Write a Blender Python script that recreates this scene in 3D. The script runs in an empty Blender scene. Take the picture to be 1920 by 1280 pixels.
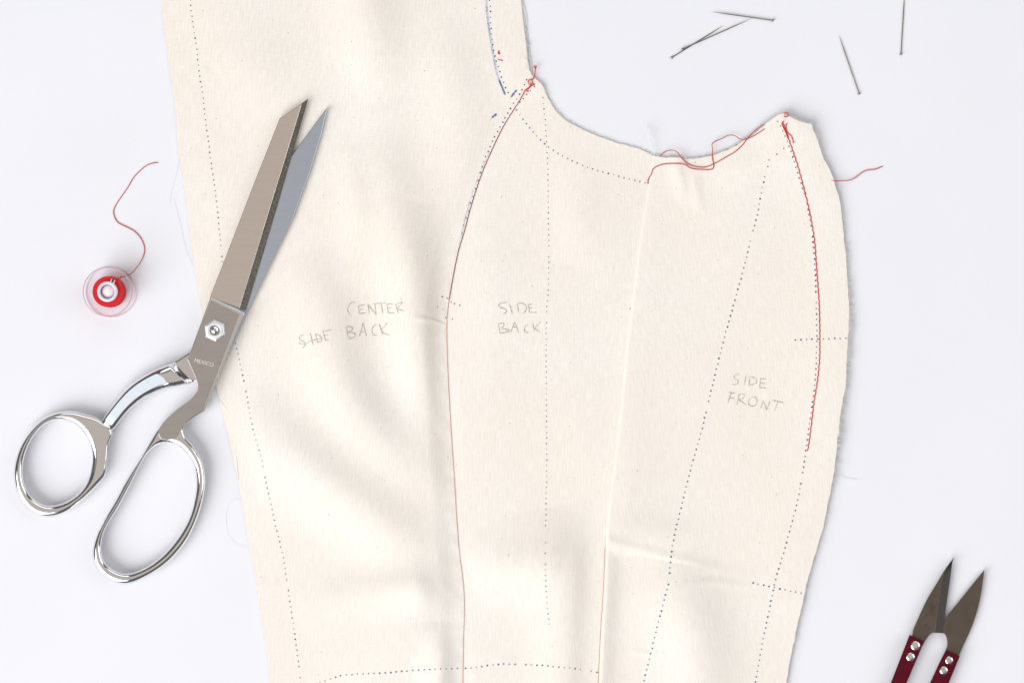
import bpy, bmesh, math, random
import numpy as np
from mathutils import Vector, geometry

random.seed(7)
rng = np.random.default_rng(7)
scene = bpy.context.scene
col = scene.collection

# ------------------------------------------------------------------ camera, world, lamps, exposure
S = 0.000225            # metres per reference unit on the table (the table strip in view is 0.432 m wide)
H = 1.15                # camera height above the table
cam_d = bpy.data.cameras.new("camera")
cam = bpy.data.objects.new("camera", cam_d)
col.objects.link(cam)
cam.location = (0, 0, H)
cam_d.sensor_fit = 'HORIZONTAL'
cam_d.sensor_width = 36.0
cam_d.lens = 36.0 * H / (1920 * S)
cam_d.clip_start = 0.05
cam_d.clip_end = 50
scene.camera = cam

world = bpy.data.worlds.new("World")
scene.world = world
world.use_nodes = True
bg = world.node_tree.nodes["Background"]
bg.inputs["Color"].default_value = (0.96, 0.97, 1.0, 1)
bg.inputs["Strength"].default_value = 0.11


def area_lamp(name, loc, target, sx, sy, radiance, color):
    d = bpy.data.lights.new(name, 'AREA')
    d.shape = 'RECTANGLE'
    d.size, d.size_y = sx, sy
    d.energy = radiance * sx * sy * math.pi
    d.color = color
    o = bpy.data.objects.new(name, d)
    col.objects.link(o)
    o.location = loc
    o.rotation_euler = (Vector(target) - Vector(loc)).to_track_quat('-Z', 'Y').to_euler()
    return o


area_lamp("window_lamp", (-2.10, -1.95, 2.10), (0, 0, 0), 3.3, 2.85, 5.3, (0.985, 0.99, 1.0))
area_lamp("side_fill", (2.0, 0.3, 1.6), (0, 0, 0), 1.8, 1.8, 1.9, (0.95, 0.975, 1.0))  # added fill light that brightens the right side of the table
area_lamp("back_fill", (0.2, 2.1, 1.6), (0, 0, 0), 2.2, 1.6, 1.15, (0.97, 0.98, 1.0))  # added fill light that softens shadows and whitens the chrome
area_lamp("ceiling_bounce_lamp", (-0.05, 0.05, 2.3), (-0.05, 0.05, 0), 2.3, 2.3, 0.40, (1.0, 0.86, 0.74))

scene.view_settings.view_transform = 'Standard'
scene.view_settings.look = 'None'
scene.view_settings.exposure = 0.12
scene.view_settings.gamma = 1.0
scene.render.engine = 'CYCLES'
scene.cycles.use_denoising = True
scene.cycles.max_bounces = 10
scene.cycles.transparent_max_bounces = 16
scene.cycles.sample_clamp_indirect = 8.0


# ------------------------------------------------------------------ measuring helpers
def W(x, y, z=0.0):
    """Point on the table plan, in world metres: x right, y down the sheet, z up, all in units of S."""
    k = (H - z * S) / H
    return ((x - 960) * S * k, -(y - 640) * S * k, z * S)


def crop(ox, oy, s, pts):
    return [(ox + a / s, oy + b / s) for a, b in pts]


def smooth(pts, step=4.0, closed=False):
    """Catmull-Rom through the points, resampled at an even step."""
    P = np.array(pts, float)
    n = len(P)
    out = []
    segs = n if closed else n - 1
    for i in range(segs):
        if closed:
            p0, p1, p2, p3 = P[(i - 1) % n], P[i], P[(i + 1) % n], P[(i + 2) % n]
        else:
            p1, p2 = P[i], P[i + 1]
            p0 = P[i - 1] if i > 0 else 2 * p1 - p2
            p3 = P[i + 2] if i + 2 < n else 2 * p2 - p1
        d1 = max(np.linalg.norm(p2 - p1), 1e-6) ** 0.5
        d0 = max(np.linalg.norm(p1 - p0), 1e-6) ** 0.5
        d2 = max(np.linalg.norm(p3 - p2), 1e-6) ** 0.5
        t0, t1 = 0, d0
        t2 = t1 + d1
        t3 = t2 + d2
        m = max(4, int(np.linalg.norm(p2 - p1) / 1.0))
        for k in range(m):
            t = t1 + (t2 - t1) * k / m
            a1 = (t1 - t) / (t1 - t0) * p0 + (t - t0) / (t1 - t0) * p1
            a2 = (t2 - t) / (t2 - t1) * p1 + (t - t1) / (t2 - t1) * p2
            a3 = (t3 - t) / (t3 - t2) * p2 + (t - t2) / (t3 - t2) * p3
            b1 = (t2 - t) / (t2 - t0) * a1 + (t - t0) / (t2 - t0) * a2
            b2 = (t3 - t) / (t3 - t1) * a2 + (t - t1) / (t3 - t1) * a3
            out.append((t2 - t) / (t2 - t1) * b1 + (t - t1) / (t2 - t1) * b2)
    if closed:
        out.append(P[0])
    else:
        out.append(P[-1])
    out = np.array(out)
    L = np.concatenate([[0], np.cumsum(np.linalg.norm(np.diff(out, axis=0), axis=1))])
    N = max(3, int(round(L[-1] / step)))
    t = np.linspace(0, L[-1], N + 1)
    if closed:
        t = t[:-1]
    return np.stack([np.interp(t, L, out[:, k]) for k in range(out.shape[1])], axis=1)


def sstep(a, b, x):
    t = np.clip((x - a) / (b - a), 0, 1)
    return t * t * (3 - 2 * t)


# ------------------------------------------------------------------ objects
def thing(name, label, cat, at, group=None):
    o = bpy.data.objects.new(name, None)
    o.empty_display_size = 0.01
    col.objects.link(o)
    o.location = at
    o["label"] = label
    o["category"] = cat
    if group:
        o["group"] = group
    return o


def base_of(o):
    v = Vector((0, 0, 0))
    while o is not None:
        v += o.location
        o = o.parent
    return v


def mesh(name, verts, faces, mat, parent=None, flat=False, label=None, kind=None, origin=None):
    """Link one mesh object. Vertices come in world metres; they are stored relative to the parent."""
    off = base_of(parent) if parent else Vector((0, 0, 0))
    loc = Vector((0, 0, 0))
    if origin is not None:
        loc = Vector(origin) - off
    o_ = np.array(off + loc)
    me = bpy.data.meshes.new(name)
    me.from_pydata([tuple(p) for p in (np.array(verts, float) - o_)], [], faces)
    me.validate()
    bm = bmesh.new()
    bm.from_mesh(me)
    bmesh.ops.recalc_face_normals(bm, faces=bm.faces)
    bm.to_mesh(me)
    bm.free()
    me.materials.append(mat)
    if not flat:
        me.polygons.foreach_set("use_smooth", [True] * len(me.polygons))
    o = bpy.data.objects.new(name, me)
    col.objects.link(o)
    o.location = loc
    if parent:
        o.parent = parent
    if label:
        o["label"] = label
    if kind:
        o["kind"] = kind
    return o


def sharp(o, deg=35):
    me = o.data
    me.set_sharp_from_angle(angle=math.radians(deg))
    return o


class MB:
    def __init__(self):
        self.v, self.f = [], []

    def add(self, v, f):
        n = len(self.v)
        self.v += [tuple(p) for p in v]
        self.f += [tuple(i + n for i in q) for q in f]

    def tube(self, pts, r, sides=6, taper=0.0):
        """Tube in plan units; pts rows are x, y, z; r is one radius or one per point."""
        P = np.array([W(*p) for p in pts])
        n = len(P)
        R = np.full(n, float(r)) if np.isscalar(r) else np.array(r, float)
        if taper:
            R = R * (1 - taper * np.linspace(0, 1, n))
        T = np.gradient(P, axis=0)
        T /= np.maximum(np.linalg.norm(T, axis=1), 1e-12)[:, None]
        up = np.array([0.0, 0.0, 1.0])
        v, f = [], []
        for i in range(n):
            a = np.cross(T[i], up)
            if np.linalg.norm(a) < 1e-4:
                a = np.array([1.0, 0, 0])
            a /= np.linalg.norm(a)
            b = np.cross(a, T[i])
            for k in range(sides):
                t = 2 * math.pi * k / sides
                v.append(P[i] + R[i] * S * (a * math.cos(t) + b * math.sin(t)))
        for i in range(n - 1):
            for k in range(sides):
                k2 = (k + 1) % sides
                f.append((i * sides + k, i * sides + k2, (i + 1) * sides + k2, (i + 1) * sides + k))
        f.append(tuple(range(sides)))
        f.append(tuple((n - 1) * sides + k for k in range(sides)))
        self.add(v, f)

    def build(self, name, mat, parent=None, **kw):
        return mesh(name, self.v, self.f, mat, parent, **kw)


def pillow(loops, R, Rz, ztop, zbot, n=6, bottom=True):
    """Solid from closed plan loops (outer first, then holes) with rounded rims.
    R, Rz: functions (x, y) -> rim width and rim height. Returns verts, faces."""
    MBx = MB()
    tops = []
    bots = []
    for li, lp in enumerate(loops):
        Rq = R[li] if isinstance(R, (list, tuple)) else R
        Rzq = Rz[li] if isinstance(Rz, (list, tuple)) else Rz
        lp = np.array(lp)
        area = 0.5 * np.sum(lp[:, 0] * np.roll(lp[:, 1], -1) - np.roll(lp[:, 0], -1) * lp[:, 1])
        ccw = area > 0
        if (li == 0) != ccw:
            lp = lp[::-1]
        d = np.roll(lp, -1, axis=0) - np.roll(lp, 1, axis=0)
        d /= np.maximum(np.linalg.norm(d, axis=1), 1e-9)[:, None]
        nin = np.stack([-d[:, 1], d[:, 0]], axis=1)
        m = len(lp)
        r = np.array([Rq(x, y) for x, y in lp])
        rz = np.array([Rzq(x, y) for x, y in lp])
        zt = np.array([ztop(x, y) for x, y in lp])
        zb = np.array([zbot(x, y) for x, y in lp])
        rz = np.minimum(rz, (zt - zb) * 0.499)
        rings = []
        for k in range(n + 1):
            t = math.pi / 2 * k / n
            ins = r * (1 - math.cos(t))
            rings.append((lp + nin * ins[:, None], zt - rz + rz * math.sin(t)))
        lower = []
        for k in range(n + 1):
            t = math.pi / 2 * k / n
            ins = r * (1 - math.cos(t))
            lower.append((lp + nin * ins[:, None], zb + rz - rz * math.sin(t)))
        seq = lower[::-1] + rings
        base = len(MBx.v)
        v, f = [], []
        for (q, z) in seq:
            for (x, y), zz in zip(q, z):
                v.append(W(x, y, zz))
        for j in range(len(seq) - 1):
            for i in range(m):
                i2 = (i + 1) % m
                f.append((j * m + i, j * m + i2, (j + 1) * m + i2, (j + 1) * m + i))
        MBx.add(v, f)
        tops.append((base + (len(seq) - 1) * m, rings[-1][0]))
        bots.append((base, lower[-1][0]))
    for group in (tops, bots):
        polys = [[Vector((x, y, 0)) for x, y in q] for _, q in group]
        idx = []
        for b, q in group:
            idx += list(range(b, b + len(q)))
        for tri in geometry.tessellate_polygon(polys):
            MBx.f.append(tuple(idx[i] for i in tri))
    return MBx


def width_rim(other, most, share=0.47):
    o = np.array(other)
    return lambda x, y: float(min(most, share * np.min(np.hypot(o[:, 0] - x, o[:, 1] - y))))


def const(v):
    return lambda x, y: v


# ------------------------------------------------------------------ materials
def new_mat(name):
    m = bpy.data.materials.new(name)
    m.use_nodes = True
    nt = m.node_tree
    return m, nt, nt.nodes["Principled BSDF"]


def node(nt, typ, **kw):
    n = nt.nodes.new(typ)
    for k, v in kw.items():
        setattr(n, k, v)
    return n


def plain(name, color, rough=0.5, metal=0.0, var=0.0, scale=400.0, bump=0.0, bscale=2000.0, spec=0.5, coat=0.0):
    m, nt, b = new_mat(name)
    b.inputs["Base Color"].default_value = (*color, 1)
    b.inputs["Roughness"].default_value = rough
    b.inputs["Metallic"].default_value = metal
    b.inputs["Specular IOR Level"].default_value = spec
    if coat:
        b.inputs["Coat Weight"].default_value = coat
        b.inputs["Coat Roughness"].default_value = 0.08
    tc = node(nt, "ShaderNodeTexCoord")
    if var:
        nz = node(nt, "ShaderNodeTexNoise")
        nz.inputs["Scale"].default_value = scale
        nz.inputs["Detail"].default_value = 4
        nt.links.new(tc.outputs["Object"], nz.inputs["Vector"])
        cr = node(nt, "ShaderNodeValToRGB")
        cr.color_ramp.elements[0].position = 0.3
        cr.color_ramp.elements[1].position = 0.7
        cr.color_ramp.elements[0].color = (*[c * (1 - var) for c in color], 1)
        cr.color_ramp.elements[1].color = (*[min(1, c * (1 + var)) for c in color], 1)
        nt.links.new(nz.outputs["Fac"], cr.inputs["Fac"])
        nt.links.new(cr.outputs["Color"], b.inputs["Base Color"])
    if bump:
        nb = node(nt, "ShaderNodeTexNoise")
        nb.inputs["Scale"].default_value = bscale
        nb.inputs["Detail"].default_value = 3
        nt.links.new(tc.outputs["Object"], nb.inputs["Vector"])
        bp = node(nt, "ShaderNodeBump")
        bp.inputs["Strength"].default_value = bump
        bp.inputs["Distance"].default_value = 0.0002
        nt.links.new(nb.outputs["Fac"], bp.inputs["Height"])
        nt.links.new(bp.outputs["Normal"], b.inputs["Normal"])
    return m


def brushed(name, color, rough, angle, var=0.05, rvar=0.06, bump=0.05):
    """Metal with fine grinding lines running along one direction of the plan."""
    m, nt, b = new_mat(name)
    b.inputs["Metallic"].default_value = 1.0
    tc = node(nt, "ShaderNodeTexCoord")
    mp = node(nt, "ShaderNodeMapping")
    mp.inputs["Rotation"].default_value = (0, 0, angle)
    mp.inputs["Scale"].default_value = (60, 2600, 60)
    nt.links.new(tc.outputs["Object"], mp.inputs["Vector"])
    nz = node(nt, "ShaderNodeTexNoise")
    nz.inputs["Scale"].default_value = 1.0
    nz.inputs["Detail"].default_value = 5
    nt.links.new(mp.outputs["Vector"], nz.inputs["Vector"])
    cr = node(nt, "ShaderNodeValToRGB")
    cr.color_ramp.elements[0].position = 0.3
    cr.color_ramp.elements[1].position = 0.7
    cr.color_ramp.elements[0].color = (*[c * (1 - var) for c in color], 1)
    cr.color_ramp.elements[1].color = (*[min(1, c * (1 + var)) for c in color], 1)
    nt.links.new(nz.outputs["Fac"], cr.inputs["Fac"])
    nt.links.new(cr.outputs["Color"], b.inputs["Base Color"])
    mr = node(nt, "ShaderNodeMapRange")
    mr.inputs["To Min"].default_value = rough - rvar
    mr.inputs["To Max"].default_value = rough + rvar
    nt.links.new(nz.outputs["Fac"], mr.inputs["Value"])
    nt.links.new(mr.outputs["Result"], b.inputs["Roughness"])
    bp = node(nt, "ShaderNodeBump")
    bp.inputs["Strength"].default_value = bump
    bp.inputs["Distance"].default_value = 0.00005
    nt.links.new(nz.outputs["Fac"], bp.inputs["Height"])
    nt.links.new(bp.outputs["Normal"], b.inputs["Normal"])
    return m


def muslin(name, rot, color):
    """Unbleached cotton: uneven warp and weft threads, soft blotches, a few brown seed flecks."""
    m, nt, b = new_mat(name)
    b.inputs["Roughness"].default_value = 0.95
    b.inputs["Specular IOR Level"].default_value = 0.12
    b.inputs["Sheen Weight"].default_value = 0.08
    tc = node(nt, "ShaderNodeTexCoord")
    mp = node(nt, "ShaderNodeMapping")
    mp.inputs["Rotation"].default_value = (0, 0, rot)
    nt.links.new(tc.outputs["Object"], mp.inputs["Vector"])

    def streak(sx, sy, det):
        q = node(nt, "ShaderNodeMapping")
        q.inputs["Scale"].default_value = (sx, sy, 1)
        nt.links.new(mp.outputs["Vector"], q.inputs["Vector"])
        z = node(nt, "ShaderNodeTexNoise")
        z.noise_dimensions = '2D'
        z.inputs["Scale"].default_value = 1
        z.inputs["Detail"].default_value = det
        nt.links.new(q.outputs["Vector"], z.inputs["Vector"])
        return z.outputs["Fac"]

    def math_(op, a, c):
        n = node(nt, "ShaderNodeMath", operation=op)
        for i, s in enumerate((a, c)):
            if isinstance(s, (int, float)):
                n.inputs[i].default_value = s
            else:
                nt.links.new(s, n.inputs[i])
        return n.outputs[0]

    warp = streak(1500, 170, 1.5)
    weft = streak(300, 1600, 2.0)
    thread = math_('ADD', math_('MULTIPLY', warp, 0.68), math_('MULTIPLY', weft, 0.32))
    fine = node(nt, "ShaderNodeTexNoise")
    fine.inputs["Scale"].default_value = 2600
    nt.links.new(mp.outputs["Vector"], fine.inputs["Vector"])
    thread = math_('ADD', math_('MULTIPLY', thread, 0.7), math_('MULTIPLY', fine.outputs["Fac"], 0.3))
    cr = node(nt, "ShaderNodeValToRGB")
    cr.color_ramp.elements[0].position = 0.34
    cr.color_ramp.elements[1].position = 0.66
    cr.color_ramp.elements[0].color = (*[c * d for c, d in zip(color, (0.94, 0.928, 0.908))], 1)
    cr.color_ramp.elements[1].color = (*[min(1, c * d) for c, d in zip(color, (1.035, 1.036, 1.04))], 1)
    nt.links.new(thread, cr.inputs["Fac"])
    blot = node(nt, "ShaderNodeTexNoise")
    blot.inputs["Scale"].default_value = 14
    blot.inputs["Detail"].default_value = 2
    nt.links.new(mp.outputs["Vector"], blot.inputs["Vector"])
    bl_ = node(nt, "ShaderNodeValToRGB")
    bl_.color_ramp.elements[0].position = 0.35
    bl_.color_ramp.elements[1].position = 0.65
    bl_.color_ramp.elements[0].color = (1.0, 1.0, 1.0, 1)
    bl_.color_ramp.elements[1].color = (1.0, 0.975, 0.95, 1)
    nt.links.new(blot.outputs["Fac"], bl_.inputs["Fac"])
    tint = node(nt, "ShaderNodeMix", data_type='RGBA', blend_type='MULTIPLY')
    tint.inputs[0].default_value = 1.0
    nt.links.new(cr.outputs["Color"], tint.inputs[6])
    nt.links.new(bl_.outputs["Color"], tint.inputs[7])
    # seed flecks
    vo = node(nt, "ShaderNodeTexVoronoi")
    vo.inputs["Scale"].default_value = 105
    vo.voronoi_dimensions = '2D'
    nt.links.new(mp.outputs["Vector"], vo.inputs["Vector"])
    sep = node(nt, "ShaderNodeSeparateColor")
    nt.links.new(vo.outputs["Color"], sep.inputs["Color"])
    pick = math_('LESS_THAN', sep.outputs[0], 0.45)
    size = math_('MULTIPLY', sep.outputs[1], 0.017)
    near = math_('LESS_THAN', vo.outputs["Distance"], math_('ADD', size, 0.008))
    fleck = math_('MULTIPLY', math_('MULTIPLY', pick, near), math_('ADD', math_('MULTIPLY', sep.outputs[2], 0.6), 0.3))
    mx = node(nt, "ShaderNodeMix", data_type='RGBA')
    nt.links.new(fleck, mx.inputs[0])
    nt.links.new(tint.outputs[2], mx.inputs[6])
    mx.inputs[7].default_value = (0.22, 0.15, 0.09, 1)
    nt.links.new(mx.outputs[2], b.inputs["Base Color"])
    bp = node(nt, "ShaderNodeBump")
    bp.inputs["Strength"].default_value = 0.35
    bp.inputs["Distance"].default_value = 0.00012
    nt.links.new(thread, bp.inputs["Height"])
    nt.links.new(bp.outputs["Normal"], b.inputs["Normal"])
    return m


def ink(name, dark, light, scale=260.0, lo=0.35, hi=0.68):
    """Ink or pencil taken up unevenly by the cloth: strong in places, faint in others."""
    m, nt, b = new_mat(name)
    b.inputs["Roughness"].default_value = 0.9
    b.inputs["Specular IOR Level"].default_value = 0.1
    tc = node(nt, "ShaderNodeTexCoord")
    nz = node(nt, "ShaderNodeTexNoise")
    nz.inputs["Scale"].default_value = scale
    nz.inputs["Detail"].default_value = 6
    nz.inputs["Roughness"].default_value = 0.75
    nt.links.new(tc.outputs["Object"], nz.inputs["Vector"])
    cr = node(nt, "ShaderNodeValToRGB")
    cr.color_ramp.elements[0].position = lo
    cr.color_ramp.elements[1].position = hi
    cr.color_ramp.elements[0].color = (*dark, 1)
    cr.color_ramp.elements[1].color = (*light, 1)
    nt.links.new(nz.outputs["Fac"], cr.inputs["Fac"])
    nt.links.new(cr.outputs["Color"], b.inputs["Base Color"])
    return m


def clear_plastic(name):
    m, nt, b = new_mat(name)
    nt.nodes.remove(b)
    out = [n for n in nt.nodes if n.type == 'OUTPUT_MATERIAL'][0]
    tr = node(nt, "ShaderNodeBsdfTransparent")
    tr.inputs["Color"].default_value = (0.998, 0.994, 0.996, 1)
    gl = node(nt, "ShaderNodeBsdfPrincipled")
    gl.inputs["Base Color"].default_value = (0.82, 0.70, 0.73, 1)
    gl.inputs["Roughness"].default_value = 0.12
    lw = node(nt, "ShaderNodeLayerWeight")
    lw.inputs["Blend"].default_value = 0.25
    mr = node(nt, "ShaderNodeMapRange")
    mr.inputs["To Min"].default_value = 0.006
    mr.inputs["To Max"].default_value = 0.34
    nt.links.new(lw.outputs["Facing"], mr.inputs["Value"])
    mx = node(nt, "ShaderNodeMixShader")
    nt.links.new(mr.outputs["Result"], mx.inputs[0])
    nt.links.new(tr.outputs[0], mx.inputs[1])
    nt.links.new(gl.outputs[0], mx.inputs[2])
    nt.links.new(mx.outputs[0], out.inputs["Surface"])
    return m


BLADE_ANGLE = math.radians(-64)
M_table = plain("white_laminate", (0.803, 0.806, 0.845), rough=0.55, var=0.010, scale=14, bump=0.02, bscale=500, spec=0.25)
CREAM = (0.862, 0.82, 0.766)
M_cloth_a = muslin("unbleached_cotton_back", 0.10, CREAM)
M_cloth_b = muslin("unbleached_cotton_side", 0.0, CREAM)
M_cloth_c = muslin("unbleached_cotton_front", -0.16, CREAM)
M_fibre = plain("cotton_fibre", (0.83, 0.80, 0.75), rough=0.9, spec=0.1)
M_lint = plain("white_lint", (0.84, 0.84, 0.85), rough=0.9, spec=0.1)
M_red = plain("red_cotton", (0.62, 0.035, 0.03), rough=0.8, var=0.25, scale=900, spec=0.2)
M_red_pale = plain("red_thread", (0.52, 0.06, 0.055), rough=0.75, var=0.2, scale=900, spec=0.2)
M_seam_dark = plain("seam_thread_maroon", (0.27, 0.04, 0.06), rough=0.85, var=0.35, scale=300, spec=0.1)
M_seam_tan = plain("seam_thread_tan", (0.58, 0.27, 0.19), rough=0.85, var=0.18, scale=160, spec=0.1)
M_winding = plain("red_wound_thread", (0.66, 0.005, 0.013), rough=0.6, var=0.15, scale=1500, bump=0.4, bscale=2500, spec=0.3)
M_navy = ink("navy_tracing_ink", (0.013, 0.048, 0.135), (0.17, 0.28, 0.45))
M_teal = ink("teal_tracing_ink", (0.02, 0.09, 0.19), (0.32, 0.45, 0.56))
M_greydot = ink("grey_tracing_ink", (0.08, 0.085, 0.10), (0.42, 0.42, 0.42))
M_bluepen = ink("blue_pen", (0.10, 0.22, 0.42), (0.60, 0.66, 0.70), scale=420, lo=0.36, hi=0.56)
M_smear = ink("blue_grey_smear", (0.42, 0.45, 0.50), (0.80, 0.77, 0.73), scale=900, lo=0.34, hi=0.55)
M_bluedark = ink("blue_pen_pressed", (0.05, 0.12, 0.27), (0.32, 0.38, 0.50), scale=700)
M_pencil = ink("graphite", (0.25, 0.22, 0.18), (0.78, 0.74, 0.68), scale=1500, lo=0.38, hi=0.62)
M_reddot = plain("red_pen", (0.55, 0.05, 0.06), rough=0.9)
M_chrome = plain("chrome_plate", (0.86, 0.86, 0.87), rough=0.05, metal=1.0, var=0.02, scale=120, bump=0.10, bscale=170)
nt_ = M_chrome.node_tree
tc_ = node(nt_, "ShaderNodeTexCoord")
smg = node(nt_, "ShaderNodeTexNoise")
smg.inputs["Scale"].default_value = 130
smg.inputs["Detail"].default_value = 6
smg.inputs["Roughness"].default_value = 0.7
nt_.links.new(tc_.outputs["Object"], smg.inputs["Vector"])
rg_ = node(nt_, "ShaderNodeMapRange")
rg_.inputs["From Min"].default_value = 0.4
rg_.inputs["From Max"].default_value = 0.7
rg_.inputs["To Min"].default_value = 0.03
rg_.inputs["To Max"].default_value = 0.20
nt_.links.new(smg.outputs["Fac"], rg_.inputs["Value"])
nt_.links.new(rg_.outputs["Result"], nt_.nodes["Principled BSDF"].inputs["Roughness"])
M_shank = brushed("ground_chrome", (0.585, 0.575, 0.565), 0.22, BLADE_ANGLE + 1.57, var=0.03)
M_blade_top = brushed("satin_steel", (0.80, 0.745, 0.69), 0.24, BLADE_ANGLE, var=0.02)
M_blade_low = brushed("ground_steel_blue_reflection", (0.55, 0.62, 0.72), 0.34, BLADE_ANGLE + 1.57, var=0.03)  # blue reflection of the window put into the base colour
M_edge = plain("rough_ground_edge", (0.20, 0.18, 0.15), rough=0.45, metal=1.0, var=0.45, scale=1300, bump=0.8, bscale=2600)
M_etch = plain("etched_lettering", (0.66, 0.66, 0.65), rough=0.8, metal=0.0)
M_snip = plain("dark_tool_steel", (0.175, 0.145, 0.118), rough=0.36, metal=1.0, var=0.11, scale=170, bump=0.05, bscale=3000)
M_snip_edge = brushed("honed_tool_steel", (0.085, 0.078, 0.07), 0.42, 0.3, var=0.08)
M_maroon = plain("maroon_enamel", (0.085, 0.003, 0.011), rough=0.32, var=0.12, scale=200, spec=0.14)
M_rivet = plain("rivet_steel", (0.82, 0.82, 0.81), rough=0.2, metal=1.0, var=0.06, scale=1500)
M_pin = plain("pin_steel", (0.30, 0.255, 0.215), rough=0.28, metal=1.0, var=0.12, scale=600)
M_clear = clear_plastic("clear_plastic")
M_hub = plain("milky_plastic", (0.72, 0.68, 0.76), rough=0.25, spec=0.5)
M_rim = plain("thread_reflection_edge", (0.62, 0.34, 0.42), rough=0.2)  # clear edge; the red thread's reflection is put into its colour
M_rim_low = plain("clear_plastic_edge", (0.82, 0.76, 0.80), rough=0.2)
M_hub_glow = plain("pink_glow_plastic", (0.93, 0.80, 0.82), rough=0.3, spec=0.4)  # pink glow of light through the hub, put into the colour
M_nut = plain("plated_nut", (0.88, 0.89, 0.90), rough=0.5, metal=1.0, var=0.04, scale=900)
M_arm_glint = plain("arm_reflection_chrome", (0.66, 0.72, 0.78), rough=0.5, metal=1.0, var=0.03, scale=300)  # bluish-white window reflection given as a colour for the arm's strip

# ------------------------------------------------------------------ the table
hx, hy, th = 1.3, 0.95, 0.03
bm = bmesh.new()
bmesh.ops.create_cube(bm, size=1)
for v in bm.verts:
    v.co = Vector((v.co.x * 2 * hx, v.co.y * 2 * hy, v.co.z * th - th / 2))
bmesh.ops.bevel(bm, geom=bm.edges[:], offset=0.004, segments=3, affect='EDGES')
me = bpy.data.meshes.new("table_top")
bm.to_mesh(me)
bm.free()
me.materials.append(M_table)
table = bpy.data.objects.new("table_top", me)
col.objects.link(table)
table["kind"] = "structure"
table["label"] = "smooth white table top under everything"

# ------------------------------------------------------------------ the cotton bodice: outlines
edge_back = smooth([(303, -24), (304.7, 0), (306, 47), (311.7, 82), (318.7, 140), (328, 199), (335, 281), (345, 350), (358, 450), (371, 540), (386, 640),
                    (411, 748), (424, 800), (436, 850), (449, 919), (468, 1025), (487, 1131), (506, 1275), (510, 1310)])
edge_neck = [(975, -24), (977, 0), (980.5, 37), (986, 82), (990.5, 120), (995, 138), (1002, 147)]
seam_a = [(1002, 147), (995, 160), (977.5, 184), (962.5, 207), (943.7, 237.5), (930, 265), (917.5, 292.5), (904, 324), (884, 384), (870, 436), (860, 469),
          (851, 511), (842, 562), (838, 600), (839, 680), (843, 760), (848, 840), (852, 900), (856.4, 974), (861.5, 1036), (868, 1087), (870.7, 1137),
          (869, 1197), (867.7, 1280), (867.5, 1310)]
armhole = [(1002, 147), (1016, 160), (1025, 180), (1040, 205), (1060, 225), (1080, 237), (1120, 255), (1160, 269), (1200, 280), (1222, 291)]
seam_b = [(1222, 291), (1216, 340), (1207, 400), (1195, 480), (1185, 560), (1175, 640), (1165, 740), (1157, 820), (1146, 900), (1141.5, 944), (1137, 986),
          (1135.5, 1024), (1134, 1066), (1131, 1126), (1128, 1167), (1123.6, 1256), (1122, 1310)]
top_front = [(1222, 291), (1238, 294), (1268, 296), (1297, 298), (1336, 291), (1375, 276), (1401, 260), (1430, 238), (1448, 222), (1464, 214), (1479, 218),
             (1497, 227), (1521, 233)]
edge_front = [(1521, 233), (1529, 252), (1542, 291), (1555, 317), (1565, 343), (1574, 377), (1581, 430), (1587, 500), (1591, 560), (1592, 592), (1590, 635),
              (1588, 672), (1585, 722), (1578, 760), (1572, 810), (1565, 876), (1555.6, 927), (1543, 989), (1527, 1042), (1515, 1086), (1499, 1155),
              (1483.8, 1224), (1474, 1280), (1466, 1310)]
S_neck = smooth(edge_neck)
S_seam_a = smooth(seam_a)
S_arm = smooth(armhole)
S_seam_b = smooth(seam_b)
S_top = smooth(top_front)
S_front = smooth(edge_front)
D_a, D_b, D_arm, D_top, D_front, D_back = (smooth(q, 14) for q in (seam_a, seam_b, armhole, top_front, edge_front, edge_back[::24]))


def pdist(x, y, pts, amps=None):
    """Distance from points to a polyline, and a value carried along it."""
    P = np.array(pts, float)
    x = np.asarray(x, float)
    y = np.asarray(y, float)
    best = np.full(x.shape, 1e9)
    val = np.zeros(x.shape)
    for i in range(len(P) - 1):
        ax, ay = P[i][:2]
        bx, by = P[i + 1][:2]
        dx, dy = bx - ax, by - ay
        t = np.clip(((x - ax) * dx + (y - ay) * dy) / (dx * dx + dy * dy), 0, 1)
        d = np.hypot(x - ax - t * dx, y - ay - t * dy)
        m = d < best
        best = np.where(m, d, best)
        if amps is not None:
            val = np.where(m, amps[i] + (amps[i + 1] - amps[i]) * t, val)
    return (best, val) if amps is not None else best


RIDGES = {}


def ridge(x, y, pts, amps, sig):
    key = (tuple(pts), tuple(amps))
    if key not in RIDGES:
        RIDGES[key] = smooth([(p[0], p[1], a) for p, a in zip(pts, amps)], 30)
    P = RIDGES[key]
    R_ = 3.6 * sig
    m = (x > P[:, 0].min() - R_) & (x < P[:, 0].max() + R_) & (y > P[:, 1].min() - R_) & (y < P[:, 1].max() + R_)
    out = np.zeros(np.shape(x))
    if m.any():
        d, a = pdist(x[m], y[m], P, P[:, 2])
        out[m] = a * np.exp(-d * d / (2 * sig * sig))
    return out


SHEAR_LINE = [(385, 700), (420, 580), (500, 400), (600, 190)]


def lull(x, y):
    return sstep(22, 110, pdist(x, y, SHEAR_LINE))


def ripple(x, y):
    """Slow unevenness of cloth that was folded before."""
    return (0.55 * np.sin(x / 53.0 + y / 91.0 + 0.8) + 0.45 * np.sin(x / 37.0 - y / 67.0 + 2.1) + 0.35 * np.sin(y / 41.0 + x / 130.0))


def pucker(x, y, a):
    """Little gathers the stitches pull across a seam."""
    return a * (0.6 * np.sin((y + 0.5 * x) / 5.1 + 1.7 * np.sin(y / 37.0)) + 0.4 * np.sin((y - 0.35 * x) / 8.7 + 1.1 * np.sin(y / 53.0 + 1.0)) + 0.5)


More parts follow.
